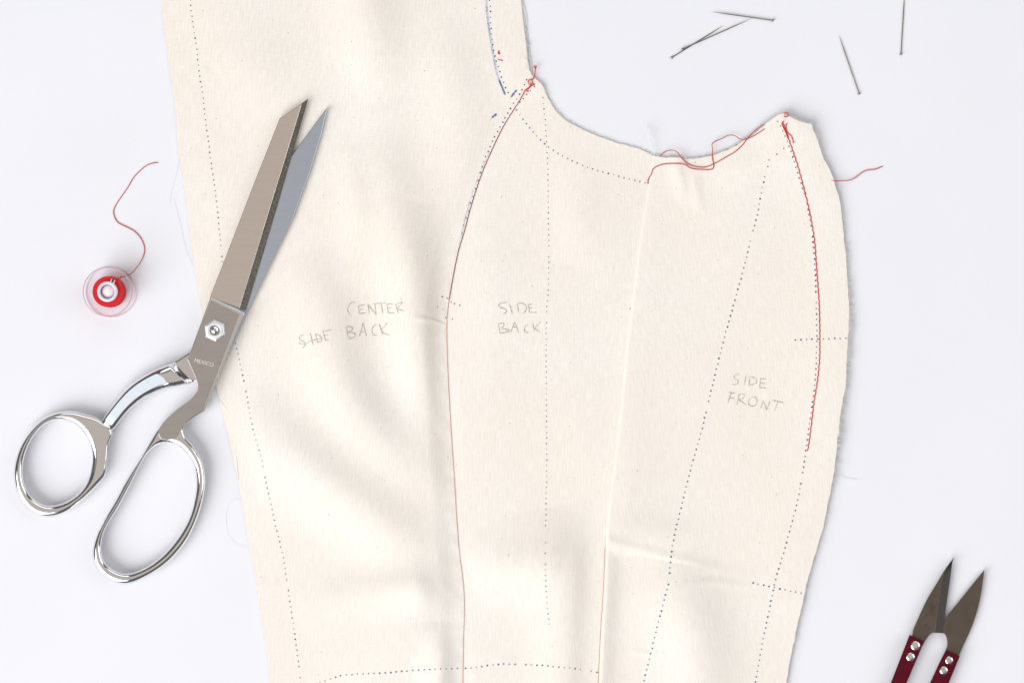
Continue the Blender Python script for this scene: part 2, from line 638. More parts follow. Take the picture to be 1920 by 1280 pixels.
def h_back(x, y):
    x, y = np.broadcast_arrays(np.atleast_1d(np.asarray(x, float)), np.atleast_1d(np.asarray(y, float)))
    h = 0.0
    h = h + ridge(x, y, [(575, 470), (602, 560), (650, 740), (740, 850), (835, 925)], [1, 9, 15, 12, 4], 42)
    h = h + ridge(x, y, [(430, 740), (500, 805), (590, 885), (700, 970), (800, 1040)], [0, 8, 16, 16, 6], 46)
    h = h + ridge(x, y, [(540, 1150), (660, 1120), (740, 1106), (776, 1104)], [0, 6, 11, 12], 29)
    h = h + ridge(x, y, [(690, 1260), (760, 1195), (840, 1120)], [4, 9, 3], 30)
    h = h + ridge(x, y, [(705, 240), (725, 340), (742, 470), (755, 560)], [2, 8, 9, 2], 36)
    h = h + ridge(x, y, [(655, 300), (668, 400), (660, 500)], [2, 5, 2], 20)
    h = h + ridge(x, y, [(790, 380), (775, 500), (778, 620), (795, 760), (812, 860)], [2, 12, 15, 9, 2], 32)
    h = h + ridge(x, y, [(680, -30), (695, 70), (720, 190)], [10, 10, 2], 42)
    h = h + ridge(x, y, [(820, 40), (850, 160), (860, 280)], [3, 7, 3], 40)
    h = h + ridge(x, y, [(440, 60), (480, 140), (520, 200)], [2, 4, 1], 50)
    h = h + ridge(x, y, [(770, 596), (806, 600), (838, 609)], [0, 2.0, 1.2], 3.2)
    h = h + ridge(x, y, [(790, 575), (815, 590), (838, 592)], [0, 1.4, 0.6], 4)
    d = pdist(x, y, D_a)
    h = h + ridge(x, y, [(822, 1165), (824, 1230), (822, 1310)], [0, 9, 9], 24)
    pk = np.exp(-(d / 20.0) ** 2) * sstep(330, 520, y) * sstep(-2, 8, d)
    h = 1.45 * h * lull(x, y) * sstep(-6, 46, d) + pk * pucker(x, y, 0.9) + 1.1 * sstep(0, 40, d) * (1 + ripple(x, y))
    # free edge on the left settles onto the table
    h = h * (0.35 + 0.65 * sstep(0, 70, pdist(x, y, D_back)))
    h = h + 3.0 * np.exp(-((x - 985) ** 2 + (y - 120) ** 2) / (2 * 40 ** 2))
    return 2.3 + h


def h_side(x, y):
    x, y = np.broadcast_arrays(np.atleast_1d(np.asarray(x, float)), np.atleast_1d(np.asarray(y, float)))
    h = ridge(x, y, [(1035, 950), (1048, 1035), (1055, 1160), (1055, 1310)], [0, 9, 11, 10], 36)
    h = h + ridge(x, y, [(880, 1075), (940, 1064), (1000, 1062), (1050, 1075)], [1, 10, 11, 3], 40)
    h = h + ridge(x, y, [(1090, 330), (1085, 420), (1080, 500)], [2, 4, 0], 30)
    h = h + ridge(x, y, [(930, 420), (920, 560), (925, 760)], [1, 3.5, 1], 36)
    d = pdist(x, y, D_a)
    db = pdist(x, y, D_b)
    pk = np.exp(-(d / 15.0) ** 2) * sstep(330, 520, y) * sstep(-2, 8, d)
    h = (1.3 * h + 1.0 * (1 + ripple(x, y))) * sstep(-4, 24, d) * sstep(-20, 60, db) + pk * pucker(x, y + 4, 0.3)
    # armhole edge lifts off the table
    h = h + 0.5 * np.exp(-pdist(x, y, D_arm) ** 2 / (2 * 26 ** 2))
    h = h + 3.0 * np.exp(-((x - 1002) ** 2 + (y - 150) ** 2) / (2 * 24 ** 2))
    return 1.9 + h


def h_front(x, y):
    x, y = np.broadcast_arrays(np.atleast_1d(np.asarray(x, float)), np.atleast_1d(np.asarray(y, float)))
    d = pdist(x, y, D_b)
    lift = np.interp(y, [280, 420, 700, 960, 1020, 1120, 1320], [1.5, 2.2, 6.0, 9, 12, 15.5, 17])
    h = lift * (1 - np.exp(-(d / 2.3) ** 2)) * (0.30 + 0.70 * np.exp(-(d / np.interp(y, [280, 700, 900, 1010, 1042, 1320], [42, 60, 75, 58, 24, 26])) ** 2))
    h = h + ridge(x, y, [(1128, 1012), (1180, 1026), (1240, 1040), (1330, 1062), (1420, 1076)], [2.4, 3, 2, 1, 0], 8)
    h = h - ridge(x, y, [(1180, 1036), (1240, 1049), (1330, 1066)], [0, 1.3, 0], 2.6)
    h = h + ridge(x, y, [(1150, 985), (1230, 1000), (1330, 1010)], [1, 3.5, 1], 24)
    h = h + ridge(x, y, [(1232, 1060), (1275, 1120), (1300, 1200), (1312, 1310)], [2, 15, 19, 18], 46)
    h = h + ridge(x, y, [(1240, 1120), (1320, 1090), (1430, 1105)], [0, 1.4, 0], 6)
    h = h + ridge(x, y, [(1175, 1218), (1215, 1226), (1240, 1222)], [0, 1.6, 0], 4)
    h = h + ridge(x, y, [(1268, 300), (1277, 345), (1292, 385)], [3, 4, 0], 10)
    h = h + ridge(x, y, [(1300, 318), (1305, 360), (1316, 400)], [1, 3, 0], 8)
    h = h + ridge(x, y, [(1330, 330), (1390, 310), (1440, 280)], [1, 4, 2], 22)
    h = h + 1.0 * (1 + ripple(x, y)) * sstep(0, 40, d)
    de, a = pdist(x, y, D_front, np.interp(D_front[:, 1], [230, 330, 600, 850, 1050, 1200, 1310], [3, 4.5, 5.5, 5.5, 4, 2.5, 2]))
    h = h + a * np.exp(-de * de / (2 * 55 ** 2))
    dt = pdist(x, y, D_top)
    h = h + 2.5 * np.exp(-dt ** 2 / (2 * 34 ** 2)) * sstep(1225, 1300, x)
    h = h + 6.5 * np.exp(-((x - 1475) ** 2 + (y - 225) ** 2) / (2 * 48 ** 2))
    return 2.0 + h


def resample(c, n):
    c = np.array(c, float)
    L = np.concatenate([[0], np.cumsum(np.linalg.norm(np.diff(c, axis=0), axis=1))])
    t = np.linspace(0, L[-1], n)
    return np.stack([np.interp(t, L, c[:, 0]), np.interp(t, L, c[:, 1])], axis=1)


def coons(Lc, Rc, Tc, Bc, nu, nv):
    Lc, Rc = resample(Lc, nv), resample(Rc, nv)
    Tc, Bc = resample(Tc, nu), resample(Bc, nu)
    u = np.linspace(0, 1, nu)[None, :, None]
    v = np.linspace(0, 1, nv)[:, None, None]
    A = (1 - u) * Lc[:, None] + u * Rc[:, None] + (1 - v) * Tc[None] + v * Bc[None]
    B = (1 - u) * (1 - v) * Tc[0] + u * (1 - v) * Tc[-1] + (1 - u) * v * Bc[0] + u * v * Bc[-1]
    return A - B


def wob(c, amp, seed):
    """Cut edges are never quite straight."""
    g = np.random.default_rng(seed)
    c = np.array(c, float)
    n = g.normal(0, 1, (len(c), 2))
    k = np.array([0.25, 0.5, 0.25])
    for i in range(2):
        n[:, i] = np.convolve(n[:, i], k, 'same')
    n[0] = n[-1] = 0
    return c + n * amp


bodice = thing("cotton_bodice", "cream cotton bodice piece sewn from three panels, with blue dotted tracing lines and red stitching", "fabric",
               W(980, 700, 0))


def panel(Lc, Rc, Tc, Bc, nu, nv, hf, mat, label):
    G = coons(Lc, Rc, Tc, Bc, nu, nv)
    X, Y = G[..., 0], G[..., 1]
    Z = hf(X.ravel(), Y.ravel()).reshape(X.shape)
    th_ = 1.3
    v = []
    for dz in (0, -th_):
        zz = (Z + dz) * S
        k = (H - Z * S) / H
        v.append(np.stack([(X - 960) * S * k, -(Y - 640) * S * k, zz], axis=-1).reshape(-1, 3))
    v = np.concatenate(v)
    n = nu * nv
    f = []
    for j in range(nv - 1):
        for i in range(nu - 1):
            a = j * nu + i
            f.append((a, a + 1, a + nu + 1, a + nu))
            f.append((n + a, n + a + nu, n + a + nu + 1, n + a + 1))
    rim = [i for i in range(nu)] + [j * nu + nu - 1 for j in range(1, nv)] + [(nv - 1) * nu + i for i in range(nu - 2, -1, -1)] + \
          [j * nu for j in range(nv - 2, 0, -1)]
    for a, b in zip(rim, rim[1:] + rim[:1]):
        f.append((a, n + a, n + b, b))
    o = mesh("fabric_panel", v, f, mat, bodice, label=label)
    return sharp(o, 60)


right_a = np.concatenate([S_neck[:-1], S_seam_a])
P_back = panel(wob(edge_back, 0.5, 1), right_a, [(303, -24), (975, -24)], [(510, 1310), (867.5, 1310)], 190, 400, h_back, M_cloth_a,
               "cream back panel pencilled CENTER BACK")
sa = S_seam_a.copy()
sa[:, 0] -= 3.0 * sstep(150, 200, sa[:, 1])
sb = S_seam_b.copy()
sb[:, 0] += 4.0 * sstep(300, 330, sb[:, 1])
P_side = panel(sa, sb, wob(S_arm, 0.5, 2), [sa[-1], sb[-1]], 110, 320, h_side, M_cloth_b, "narrow middle panel pencilled SIDE BACK")
P_front = panel(S_seam_b, wob(S_front, 0.7, 3), wob(S_top, 0.6, 4), [S_seam_b[-1], S_front[-1]], 190, 340, h_front, M_cloth_c,
                "raised right panel pencilled SIDE FRONT")

# ------------------------------------------------------------------ marks on the cloth


def dots(panel_, hf, path, mat, spacing=10.3, r=1.5, label=None, explicit=False, seed=0, skip=0.03):
    g = random.Random(seed)
    mb = MB()
    pts = path if explicit else smooth(path, spacing)
    for (x, y) in pts:
        if g.random() < skip and not explicit:
            continue
        x += g.uniform(-0.5, 0.5)
        y += g.uniform(-0.5, 0.5)
        rr = r * g.uniform(0.72, 1.18)
        q = [(x, y)]
        a0 = g.random()
        for k in range(8):
            t = 2 * math.pi * (k / 8 + a0)
            q.append((x + rr * math.cos(t) * g.uniform(0.85, 1.15), y + rr * math.sin(t) * g.uniform(0.85, 1.15)))
        qa = np.array(q)
        z = hf(qa[:, 0], qa[:, 1]) + 0.42
        mb.add([W(a, b, c) for (a, b), c in zip(q, z)], [(0, k + 1, (k + 1) % 8 + 1) for k in range(8)])
    return mb.build("dotted_line", mat, panel_, label=label, kind="stuff")


def ribbon(mb, hf, pts, w, jitter=0.0, seed=0, lift=0.38, step=1.5, ends=0.4):
    g = np.random.default_rng(seed)
    c = smooth(pts, step) if len(pts) > 2 else np.array([np.array(pts[0]) + (np.array(pts[1]) - np.array(pts[0])) * t
                                                         for t in np.linspace(0, 1, max(3, int(math.dist(*pts) / step)))])
    d = np.gradient(c, axis=0)
    d /= np.maximum(np.linalg.norm(d, axis=1), 1e-9)[:, None]
    n = np.stack([-d[:, 1], d[:, 0]], axis=1)
    t = np.linspace(0, 1, len(c))
    ww = w * (ends + (1 - ends) * np.minimum(1, np.minimum(t, 1 - t) * 8)) * (1 + jitter * g.normal(0, 1, len(c)))
    ww = np.clip(ww, 0.15 * w, 2 * w)
    A = c + n * ww[:, None] / 2
    B = c - n * ww[:, None] / 2
    za = hf(A[:, 0], A[:, 1]) + lift
    zb = hf(B[:, 0], B[:, 1]) + lift
    v = [W(*p, z) for p, z in zip(A, za)] + [W(*p, z) for p, z in zip(B, zb)]
    m = len(c)
    mb.add(v, [(i, i + 1, m + i + 1, m + i) for i in range(m - 1)])


c7 = lambda p: crop(880, 0, 4.0, p)
cT = lambda p: crop(1180, 190, 3.84, p)
c3c = lambda p: crop(1340, 560, 4.0, p)

# back panel
dots(P_back, h_back, [(356.5, -10), (358.6, 22), (363, 54), (368, 85), (372, 126), (380, 177), (383, 210), (390, 261), (394, 293), (402, 350), (408, 400),
                      (413, 450), (418, 500), (427, 570), (442, 643), (449, 675), (455, 706), (463, 743), (471, 788), (475, 808), (487.7, 850), (501, 913),
                      (511, 961), (530, 1041), (541, 1110), (554, 1200), (563.7, 1275), (568, 1300)], M_greydot, r=1.5, seed=1,
     label="grey dotted tracing line along the left edge")
dots(P_back, h_back, [(917, -9), (918, 1), (920, 30), (921, 60), (925, 92), (930, 112), (936, 132), (943.7, 154), (952.5, 174)], M_navy, seed=2, skip=0)
dots(P_back, h_back, c7([(430, 600), (412, 637), (395, 675), (378, 710), (358, 745), (333, 775), (310, 815), (290, 850), (268, 885), (250, 920), (230, 955),
                         (210, 990), (190, 1027), (172, 1060), (155, 1100), (140, 1137), (122, 1175), (110, 1215), (98, 1252)]) +
     [(900.6, 323), (896, 339), (892, 354), (887, 368), (882, 381), (878, 396), (873.5, 409), (869, 423), (866, 437)], M_navy, explicit=True, seed=3)
dots(P_back, h_back, [(590, 1284), (607, 1277), (634, 1267), (666, 1263), (719, 1261), (772, 1256), (825, 1253), (868, 1252)], M_navy, seed=4)
dots(P_back, h_back, [(829, 556), (838, 559.5), (830.8, 580), (820, 575), (836, 595)], M_navy, explicit=True, r=1.3, seed=5)
# side panel
dots(P_side, h_side, c7([(488, 652), (457, 683), (428, 712), (405, 740), (378, 768), (357, 825)]), M_navy, explicit=True, seed=6)
dots(P_side, h_side, [(968, 208), (980, 224), (994, 241), (1016, 265), (1040, 284), (1069, 300), (1080, 305), (1110, 317), (1150, 328), (1180, 336),
                      (1210, 343)], M_teal, seed=7, skip=0)
dots(P_side, h_side, [(1017.5, 184), (1022.5, 226), (1024.5, 271), (1026.7, 310), (1028, 400), (1029, 480), (1027.4, 549), (1025, 582), (1024, 613),
                      (1024, 648), (1024, 720), (1025, 850), (1024.8, 903), (1023, 989), (1022.7, 1078), (1025.6, 1126), (1030, 1170)], M_teal, r=1.3, seed=8)
dots(P_side, h_side, [(873, 1252.5), (898, 1249.5), (927.7, 1245), (978, 1244.5), (1008, 1246), (1037, 1249), (1082, 1253), (1119, 1260)], M_navy, seed=9)
dots(P_side, h_side, [(846, 566), (852.6, 569), (862.6, 572.5), (848.7, 598.5), (1181, 578)], M_navy, explicit=True, r=1.3, seed=10)
# front panel
dots(P_front, h_front, [(1439.6, 312), (1434, 332), (1427, 364), (1422, 393), (1405, 460), (1390, 520), (1377, 565), (1366, 605), (1355, 645), (1340, 705),
                        (1329, 750), (1312, 820), (1295, 880), (1280.6, 936), (1271, 975), (1262, 1016), (1257, 1055), (1253, 1095), (1244.7, 1125),
                        (1235, 1164), (1223, 1213), (1209, 1270), (1203, 1295)], M_navy, seed=11, r=1.6)
dots(P_front, h_front, [(1458, 228), (1470.4, 252), (1481.3, 280), (1491, 310), (1500, 338), (1509, 367), (1516, 398), (1525, 460), (1529, 520), (1530, 565),
                        (1531.7, 627), (1530.5, 670), (1527.5, 720), (1523.7, 751), (1518, 792), (1513.7, 822), (1507.5, 872), (1505.6, 883), (1496, 936),
                        (1480.6, 995), (1466.6, 1045), (1452.5, 1092), (1443, 1139), (1429, 1208), (1417.5, 1274), (1413, 1298)], M_navy, seed=12, r=1.6)
dots(P_front, h_front, [(1491, 637), (1540, 635.5), (1586, 634)], M_navy, seed=13, skip=0, r=1.6)
dots(P_front, h_front, [(1412, 1092), (1452, 1101), (1502, 1111.5)], M_navy, seed=14, skip=0, r=1.6)
dots(P_front, h_front, cT([(1113, 340), (1063, 382), (1005, 422)]), M_reddot, explicit=True, seed=15, r=1.7, label="three red dots")


def word(panel_, hf, ox, oy, s, strokes, label, seed):
    mb = MB()
    for i, st in enumerate(strokes):
        ribbon(mb, hf, crop(ox, oy, s, st), 1.55, jitter=0.22, seed=seed * 50 + i, lift=0.4)
    mb.build("pencil_word", M_pencil, panel_, label=label)


word(P_back, h_back, 540, 530, 5.647, [
    [(715, 210), (680, 205), (650, 235), (632, 275), (640, 315), (665, 345)],
    [(815, 235), (740, 245)], [(745, 245), (755, 330)], [(747, 287), (800, 277)], [(755, 330), (820, 318)],
    [(862, 332), (846, 225)], [(846, 225), (930, 338)], [(932, 345), (920, 225)],
    [(893, 224), (1035, 214)], [(985, 220), (1005, 325)],
    [(1043, 226), (1110, 224)], [(1045, 226), (1064, 322)], [(1052, 270), (1100, 262)], [(1064, 322), (1128, 318)],
    [(1140, 230), (1168, 326)], [(1138, 228), (1215, 205)], [(1218, 207), (1150, 275)], [(1150, 275), (1228, 300)]], "pencilled word CENTER", 1)
word(P_back, h_back, 540, 530, 5.647, [
    [(600, 478), (640, 460), (688, 484), (668, 508), (630, 527)], [(620, 465), (636, 596)], [(630, 527), (700, 535), (715, 563), (680, 583), (640, 592)],
    [(755, 570), (795, 425)], [(795, 425), (832, 572)], [(765, 522), (820, 516)],
    [(940, 440), (905, 460), (890, 500), (905, 550), (945, 556)],
    [(965, 430), (1005, 556)], [(1052, 424), (985, 500)], [(985, 500), (1025, 540), (1075, 550)]], "pencilled word BACK", 2)
word(P_back, h_back, 540, 530, 5.647, [
    [(168, 550), (125, 568), (122, 600), (165, 622), (186, 652), (150, 695)], [(235, 525), (267, 664)],
    [(290, 545), (312, 636)], [(283, 542), (335, 560), (358, 590), (342, 630), (305, 612)],
    [(362, 516), (458, 500)], [(372, 518), (397, 612)], [(380, 560), (424, 550)], [(397, 612), (432, 602)],
    [(108, 636), (180, 650), (250, 612), (355, 590)]], "pencilled word SIDE struck through", 3)
word(P_side, h_side, 880, 540, 9.6, [
    [(690, 255), (620, 262), (560, 278), (525, 310), (560, 345), (630, 370), (668, 410), (650, 450), (605, 465)], [(725, 285), (775, 465)],
    [(865, 280), (887, 452)], [(858, 285), (920, 270), (990, 290), (1025, 340), (1010, 420), (955, 465)],
    [(1050, 300), (1145, 290)], [(1060, 300), (1082, 437)], [(1070, 365), (1132, 355)], [(1082, 437), (1215, 438)]], "pencilled word SIDE", 4)
word(P_side, h_side, 880, 540, 9.6, [
    [(520, 655), (558, 825)], [(513, 652), (570, 632), (628, 648), (605, 700), (545, 735)], [(590, 738), (700, 748), (722, 772), (640, 800), (560, 808)],
    [(740, 806), (815, 608)], [(815, 608), (888, 802)], [(772, 702), (852, 700)],
    [(1060, 655), (1010, 690), (990, 740), (1010, 790), (1080, 802)],
    [(1140, 630), (1167, 790)], [(1280, 608), (1165, 737)], [(1175, 720), (1272, 797)]], "pencilled word BACK", 5)
word(P_front, h_front, 1340, 560, 4.0, [
    [(186, 562), (152, 574), (146, 596), (176, 614), (166, 640), (124, 640)], [(238, 570), (222, 652)],
    [(266, 580), (256, 648)], [(262, 580), (306, 598), (314, 626), (258, 650)],
    [(386, 600), (338, 598)], [(346, 598), (336, 664)], [(342, 631), (382, 634)], [(336, 664), (386, 670)]], "pencilled word SIDE", 6)
word(P_front, h_front, 1340, 560, 4.0, [
    [(126, 700), (96, 788)], [(108, 702), (156, 710)], [(104, 746), (146, 744)],
    [(184, 714), (168, 796)], [(178, 716), (224, 716), (216, 742), (180, 756)], [(180, 756), (240, 796)],
    [(276, 738), (252, 768), (264, 800), (300, 800), (320, 768), (304, 738), (276, 736)],
    [(364, 762), (344, 822)], [(364, 762), (390, 832)], [(390, 832), (416, 766)],
    [(436, 760), (522, 780)], [(476, 768), (450, 838)]], "pencilled word FRONT", 7)

mb = MB()
for k in range(3):
    off = (k - 1) * 1.1
    ribbon(mb, h_back, [(911 + off, -10), (913 + off, 20), (917 + off, 57), (921 + off, 82), (925 + off, 105), (932 + off, 140), (939 + off, 160)], 1.5,
           jitter=0.5, seed=90 + k, lift=0.3 + 0.05 * k)
mb.build("pen_line", M_bluepen, P_back, label="smudged pale blue pen line")
mb = MB()
for k in range(3):
    off = (k - 1) * 1.0
    ribbon(mb, h_back, [(936 + off, 150), (941 + off, 163), (947 + off, 178)], 1.5, jitter=0.4, seed=95 + k, lift=0.5 + 0.05 * k)
ribbon(mb, h_back, [(958, 183), (963, 176), (969, 169)], 3.2, jitter=0.4, seed=99, lift=0.5)
ribbon(mb, h_back, [(922, 221), (926, 218), (931, 214)], 3.2, jitter=0.5, seed=100, lift=0.5)
ribbon(mb, h_back, [(918, 226), (922, 222)], 1.4, jitter=0.5, seed=101, lift=0.5)
mb.build("pen_mark", M_bluedark, P_back, label="dark blue pen dabs near the armhole corner")


mb = MB()
ribbon(mb, h_back, [(921, 280), (907, 308), (896, 334), (884, 366), (874, 402), (866, 436), (860, 458)], 2.6, jitter=0.5, seed=111, lift=0.25)
mb.build("pen_line", M_smear, P_back, label="faint blue-grey smear beside the seam")


def on(hf, pts, lift):
    a = np.array(pts, float)
    return np.column_stack([a, hf(a[:, 0], a[:, 1]) + lift])


def stitched(parent, hf, pts, mat, r, wig, period, label, name="stitching"):
    c = smooth(pts, 1.6)
    d = np.gradient(c, axis=0)
    d /= np.linalg.norm(d, axis=1)[:, None]
    n = np.stack([-d[:, 1], d[:, 0]], axis=1)
    s = np.arange(len(c)) * 1.6
    g = np.random.default_rng(len(c))
    ph = np.cumsum(g.normal(1, 0.25, len(c))) * 1.6
    c = c + n * (wig * np.sin(ph * 2 * math.pi / period))[:, None]
    z = hf(c[:, 0], c[:, 1]) + 0.5 + 0.35 * np.cos(ph * 2 * math.pi / period)
    mb = MB()
    mb.tube(np.column_stack([c, z]), r, 5)
    return mb.build(name, mat, parent, label=label)


# stitching in the seams
stitched(P_back, h_back, seam_a[2:13], M_seam_dark, 0.75, 0.25, 8, "dark red stitching deep in the seam")
stitched(P_back, h_back, seam_a[12:], M_seam_tan, 0.42, 0.25, 9, "faded tan stitching lower down the seam")
mbs = [(x - 1.2, y) for x, y in seam_b[11:]]
stitched(P_side, h_side, mbs, M_seam_tan, 0.42, 0.2, 9, "faded tan stitching at the foot of the right seam")
red_seam = cT([(1103, 150), (1130, 220), (1150, 280), (1185, 380), (1220, 490), (1250, 600), (1280, 720), (1300, 806)]) + \
    [(1527, 450), (1531, 500), (1534, 540), (1535.5, 560), (1537, 610), (1537, 640), (1536.7, 672), (1532.5, 715), (1526, 755), (1522.5, 785), (1518, 822),
     (1514, 845)]
stitched(P_front, h_front, red_seam, M_red, 0.95, 0.5, 11, "bright red stitching down the right edge")

# red thread ends
mb = MB()
t1 = smooth(cT([(222, 398), (250, 368), (300, 352), (340, 362), (375, 405), (420, 448), (480, 470), (545, 474), (610, 450), (700, 400), (760, 365),
                (810, 320), (850, 270), (890, 225), (940, 185), (968, 166)]), 3)
t2 = smooth(cT([(135, 595), (135, 565), (158, 525), (170, 490), (225, 458), (330, 448), (400, 455), (440, 480), (500, 490), (600, 487), (608, 470),
                (597, 400), (600, 350), (595, 310), (610, 293), (660, 272), (715, 245), (755, 247), (800, 272), (835, 275), (870, 262), (920, 235),
                (972, 200)]), 3)


def inside_front(c):
    """Height of the cloth under a thread, dropping toward the table where the thread leaves the cloth."""
    yt = np.interp(c[:, 0], S_top[:, 0], S_top[:, 1])
    z = h_front(c[:, 0], np.maximum(c[:, 1], yt + 1)) + 1.2
    return z


for c in (t1, t2):
    mb = MB()
    mb.tube(np.column_stack([c, inside_front(c)]), 0.8, 6)
    mb.build("thread_tail", M_red_pale, P_front, label="long red thread tail looped over the top edge")
c = smooth(cT([(1440, 560), (1470, 572), (1530, 572), (1600, 565), (1640, 540), (1680, 510), (1720, 495), (1770, 490), (1825, 468)]), 3)
mb = MB()
mb.tube(np.column_stack([c, np.interp(c[:, 0], [1555, 1562, 1580, 1620, 1660], [8, 9, 6, 2.2, 1.0])]), 0.8, 6)
mb.build("thread_tail", M_red_pale, P_front, label="red thread tail out past the right edge")
mb = MB()
cc = [(1474 + 4 * math.cos(a), 215.5 + 4.4 * math.sin(a), float(h_front(1474, 219)[0]) + 2 + 0.4 * a) for a in np.linspace(-2.6, 2.9, 16)]
mb.tube(cc, 0.9, 5)
for st in ([(1105, 148), (1098, 160), (1112, 195), (1130, 235), (1140, 265)], [(1130, 165), (1127, 190), (1140, 225), (1165, 250), (1182, 295)],
           [(1128, 185), (1135, 240), (1147, 268)]):
    c = smooth(cT(st), 2)
    mb.tube(np.column_stack([c, h_front(c[:, 0], c[:, 1]) + 1.1]), 0.75, 5)
for a, b in ((1130, 166), (1182, 296), (1107, 149)):
    x, y = cT([(a, b)])[0]
    mb.tube([(x - 1, y - 0.6, float(h_front(x, y)[0]) + 1.6), (x, y, float(h_front(x, y)[0]) + 2.2), (x + 1, y + 1, float(h_front(x, y)[0]) + 1.6)], 1.1, 6)
mb.build("thread_knot", M_red, P_front, label="red knot and curl at the raised corner")
mb = MB()
hk = lambda x, y: h_back(x, y) + 0.0
for st in ([(492, 488), (497, 510), (494, 540), (488, 575)], [(505, 492), (500, 515), (492, 545), (490, 575)], [(484, 492), (492, 515)],
           [(488, 575), (470, 600), (450, 598), (441, 615), (455, 635), (474, 625), (468, 602)], [(474, 625), (490, 640), (474, 642)],
           [(466, 632), (445, 660), (420, 677), (400, 715), (386, 738)], [(420, 672), (432, 684), (444, 692)], [(470, 640), (440, 672)]):
    c = smooth(c7(st), 1.5) if len(st) > 2 else np.array(c7(st))
    mb.tube(np.column_stack([c, h_back(np.minimum(c[:, 0], 992), c[:, 1]) + 2.2]), 0.85, 5)
mb.build("thread_knot", M_red, P_back, label="red tangle at the armhole corner")
mb = MB()
ribbon(mb, h_back, c7([(222, 378), (220, 395), (228, 410)]), 3.4, 0.3, 5, lift=0.6)
ribbon(mb, h_back, c7([(212, 444), (232, 451), (253, 457)]), 1.6, 0.2, 6, lift=0.6)
mb.build("thread_snippet", M_reddot, P_back, label="two short red snippets beside the blue pen line")

# fraying
def fray(parent, hf, path, n, lmin, lmax, ang, spread, seed, mat=M_fibre, r=0.3, ymin=None, ymax=None, dens=None, name="frayed_edge"):
    g = np.random.default_rng(seed)
    c = smooth(path, 2)
    d = np.gradient(c, axis=0)
    d /= np.linalg.norm(d, axis=1)[:, None]
    mb = MB()
    for k in range(n):
        i = int(g.integers(0, len(c)))
        if dens is not None and g.random() > dens(c[i][0], c[i][1]):
            continue
        a = ang(c[i], d[i]) + g.normal(0, spread)
        L = g.uniform(lmin, lmax)
        x0, y0 = c[i]
        z0 = float(hf(x0, y0)[0]) - 0.4
        bend = g.normal(0, 0.5)
        pts = []
        for t in np.linspace(-0.12, 1, 6):
            aa = a + bend * t
            pts.append((x0 + L * t * math.cos(aa), y0 + L * t * math.sin(aa), max(0.5, z0 - 0.25 * L * t * t * g.uniform(0, 1))))
        mb.tube(pts, r * g.uniform(0.7, 1.3), 3)
    o = mb.build(name, mat, parent, kind="stuff")
    return o


fray(P_front, h_front, [(x - 0.5, y) for x, y in edge_front], 1500, 3, 13, lambda p, d: math.atan2(-0.4, 1.0), 0.33, 21, r=0.24,
     dens=lambda x, y: float(np.interp(y, [233, 400, 520, 580, 720, 860, 960, 1310], [0.15, 0.2, 0.4, 1, 1, 0.7, 0.1, 0.06])))
fray(P_front, h_front, top_front, 200, 2, 6, lambda p, d: math.atan2(-d[0], d[1]), 0.6, 22, r=0.3)
fray(P_side, h_side, armhole, 190, 2, 5, lambda p, d: math.atan2(-d[0], d[1]), 0.6, 23, r=0.3)
fray(P_back, h_back, [(x - 0.5, y) for x, y in edge_neck], 130, 2, 9, lambda p, d: 0.9, 0.5, 24, r=0.3)


def loose(pts, z, parent, label=None, r=0.38, mat=M_lint):
    mb = MB()
    c = smooth(pts, 3)
    g = np.random.default_rng(int(pts[0][0]))
    zz = np.interp(np.linspace(0, 1, len(c)), np.linspace(0, 1, len(z)), z)
    mb.tube(np.column_stack([c + g.normal(0, 0.12, c.shape), zz]), r, 5)
    return mb.build("loose_fibre", mat, parent, label=label)


loose([(975, -12), (978, 20), (982, 60), (988, 100), (995, 138)], [2, 2, 2, 3, 4], P_back, r=0.7)
loose([(979, -12), (984, 14), (988, 32), (989, 55), (993, 100), (997, 136)], [1, 1, 1, 2, 4], P_back, r=0.5)
loose([(968, -12), (975, 30), (980, 80), (985, 110)], [3, 3, 3.5, 4], P_back, r=0.7)
loose(cT([(180, 380), (165, 320), (140, 250), (118, 172)]), [12, 11, 9, 7], P_side, r=0.55)
loose(cT([(190, 380), (160, 300), (150, 230), (128, 185)]), [12, 11, 9, 7], P_side, r=0.45)
loose(cT([(160, 385), (176, 310), (180, 240), (188, 195)]), [10, 9, 7, 5], P_side, r=0.35)
loose(cT([(410, 410), (385, 375), (360, 352)]), [12, 10, 8], P_front, r=0.45)
loose(cT([(450, 440), (440, 415), (470, 405)]), [12, 12, 10], P_front, r=0.45)
loose([(1562, 893), (1575, 890), (1585, 896), (1606, 898)], [5, 2, 1.4, 1], P_front, r=0.4)
loose([(336, 300), (330, 330), (322, 360), (318, 385)], [1.2, 0.5, 0.5, 0.5], P_back, r=0.2)
loose([(360, 500), (349, 470), (338, 420), (326, 372)], [2, 1, 0.5, 0.5], P_back, r=0.2)
loose([(411, 748), (427, 770), (438, 795), (441, 830), (447, 900)], [3, 3.4, 3.6, 4, 4], P_back, r=0.4)
loose([(452, 935), (432, 940), (424, 970), (430, 1005), (452, 1024), (464, 1026)], [2.5, 0.6, 0.5, 0.5, 0.8, 2.5], P_back, r=0.2)
loose([(980, 110), (988, 118), (984, 128), (992, 137)], [11, 11, 11, 11], P_back, r=0.45)
# glints of bleached thread standing proud by the back seam
mb = MB()
c = smooth(crop(540, 530, 5.647, [(1430, 368), (1500, 388), (1580, 412), (1665, 437)]), 3)
mb.tube(np.column_stack([c, h_back(c[:, 0], c[:, 1]) + 0.5]), [0.3 + 0.35 * math.sin(math.pi * t) for t in np.linspace(0, 1, len(c))], 5)
mb.build("pulled_thread", M_fibre, P_back, label="pale pulled thread beside the seam")

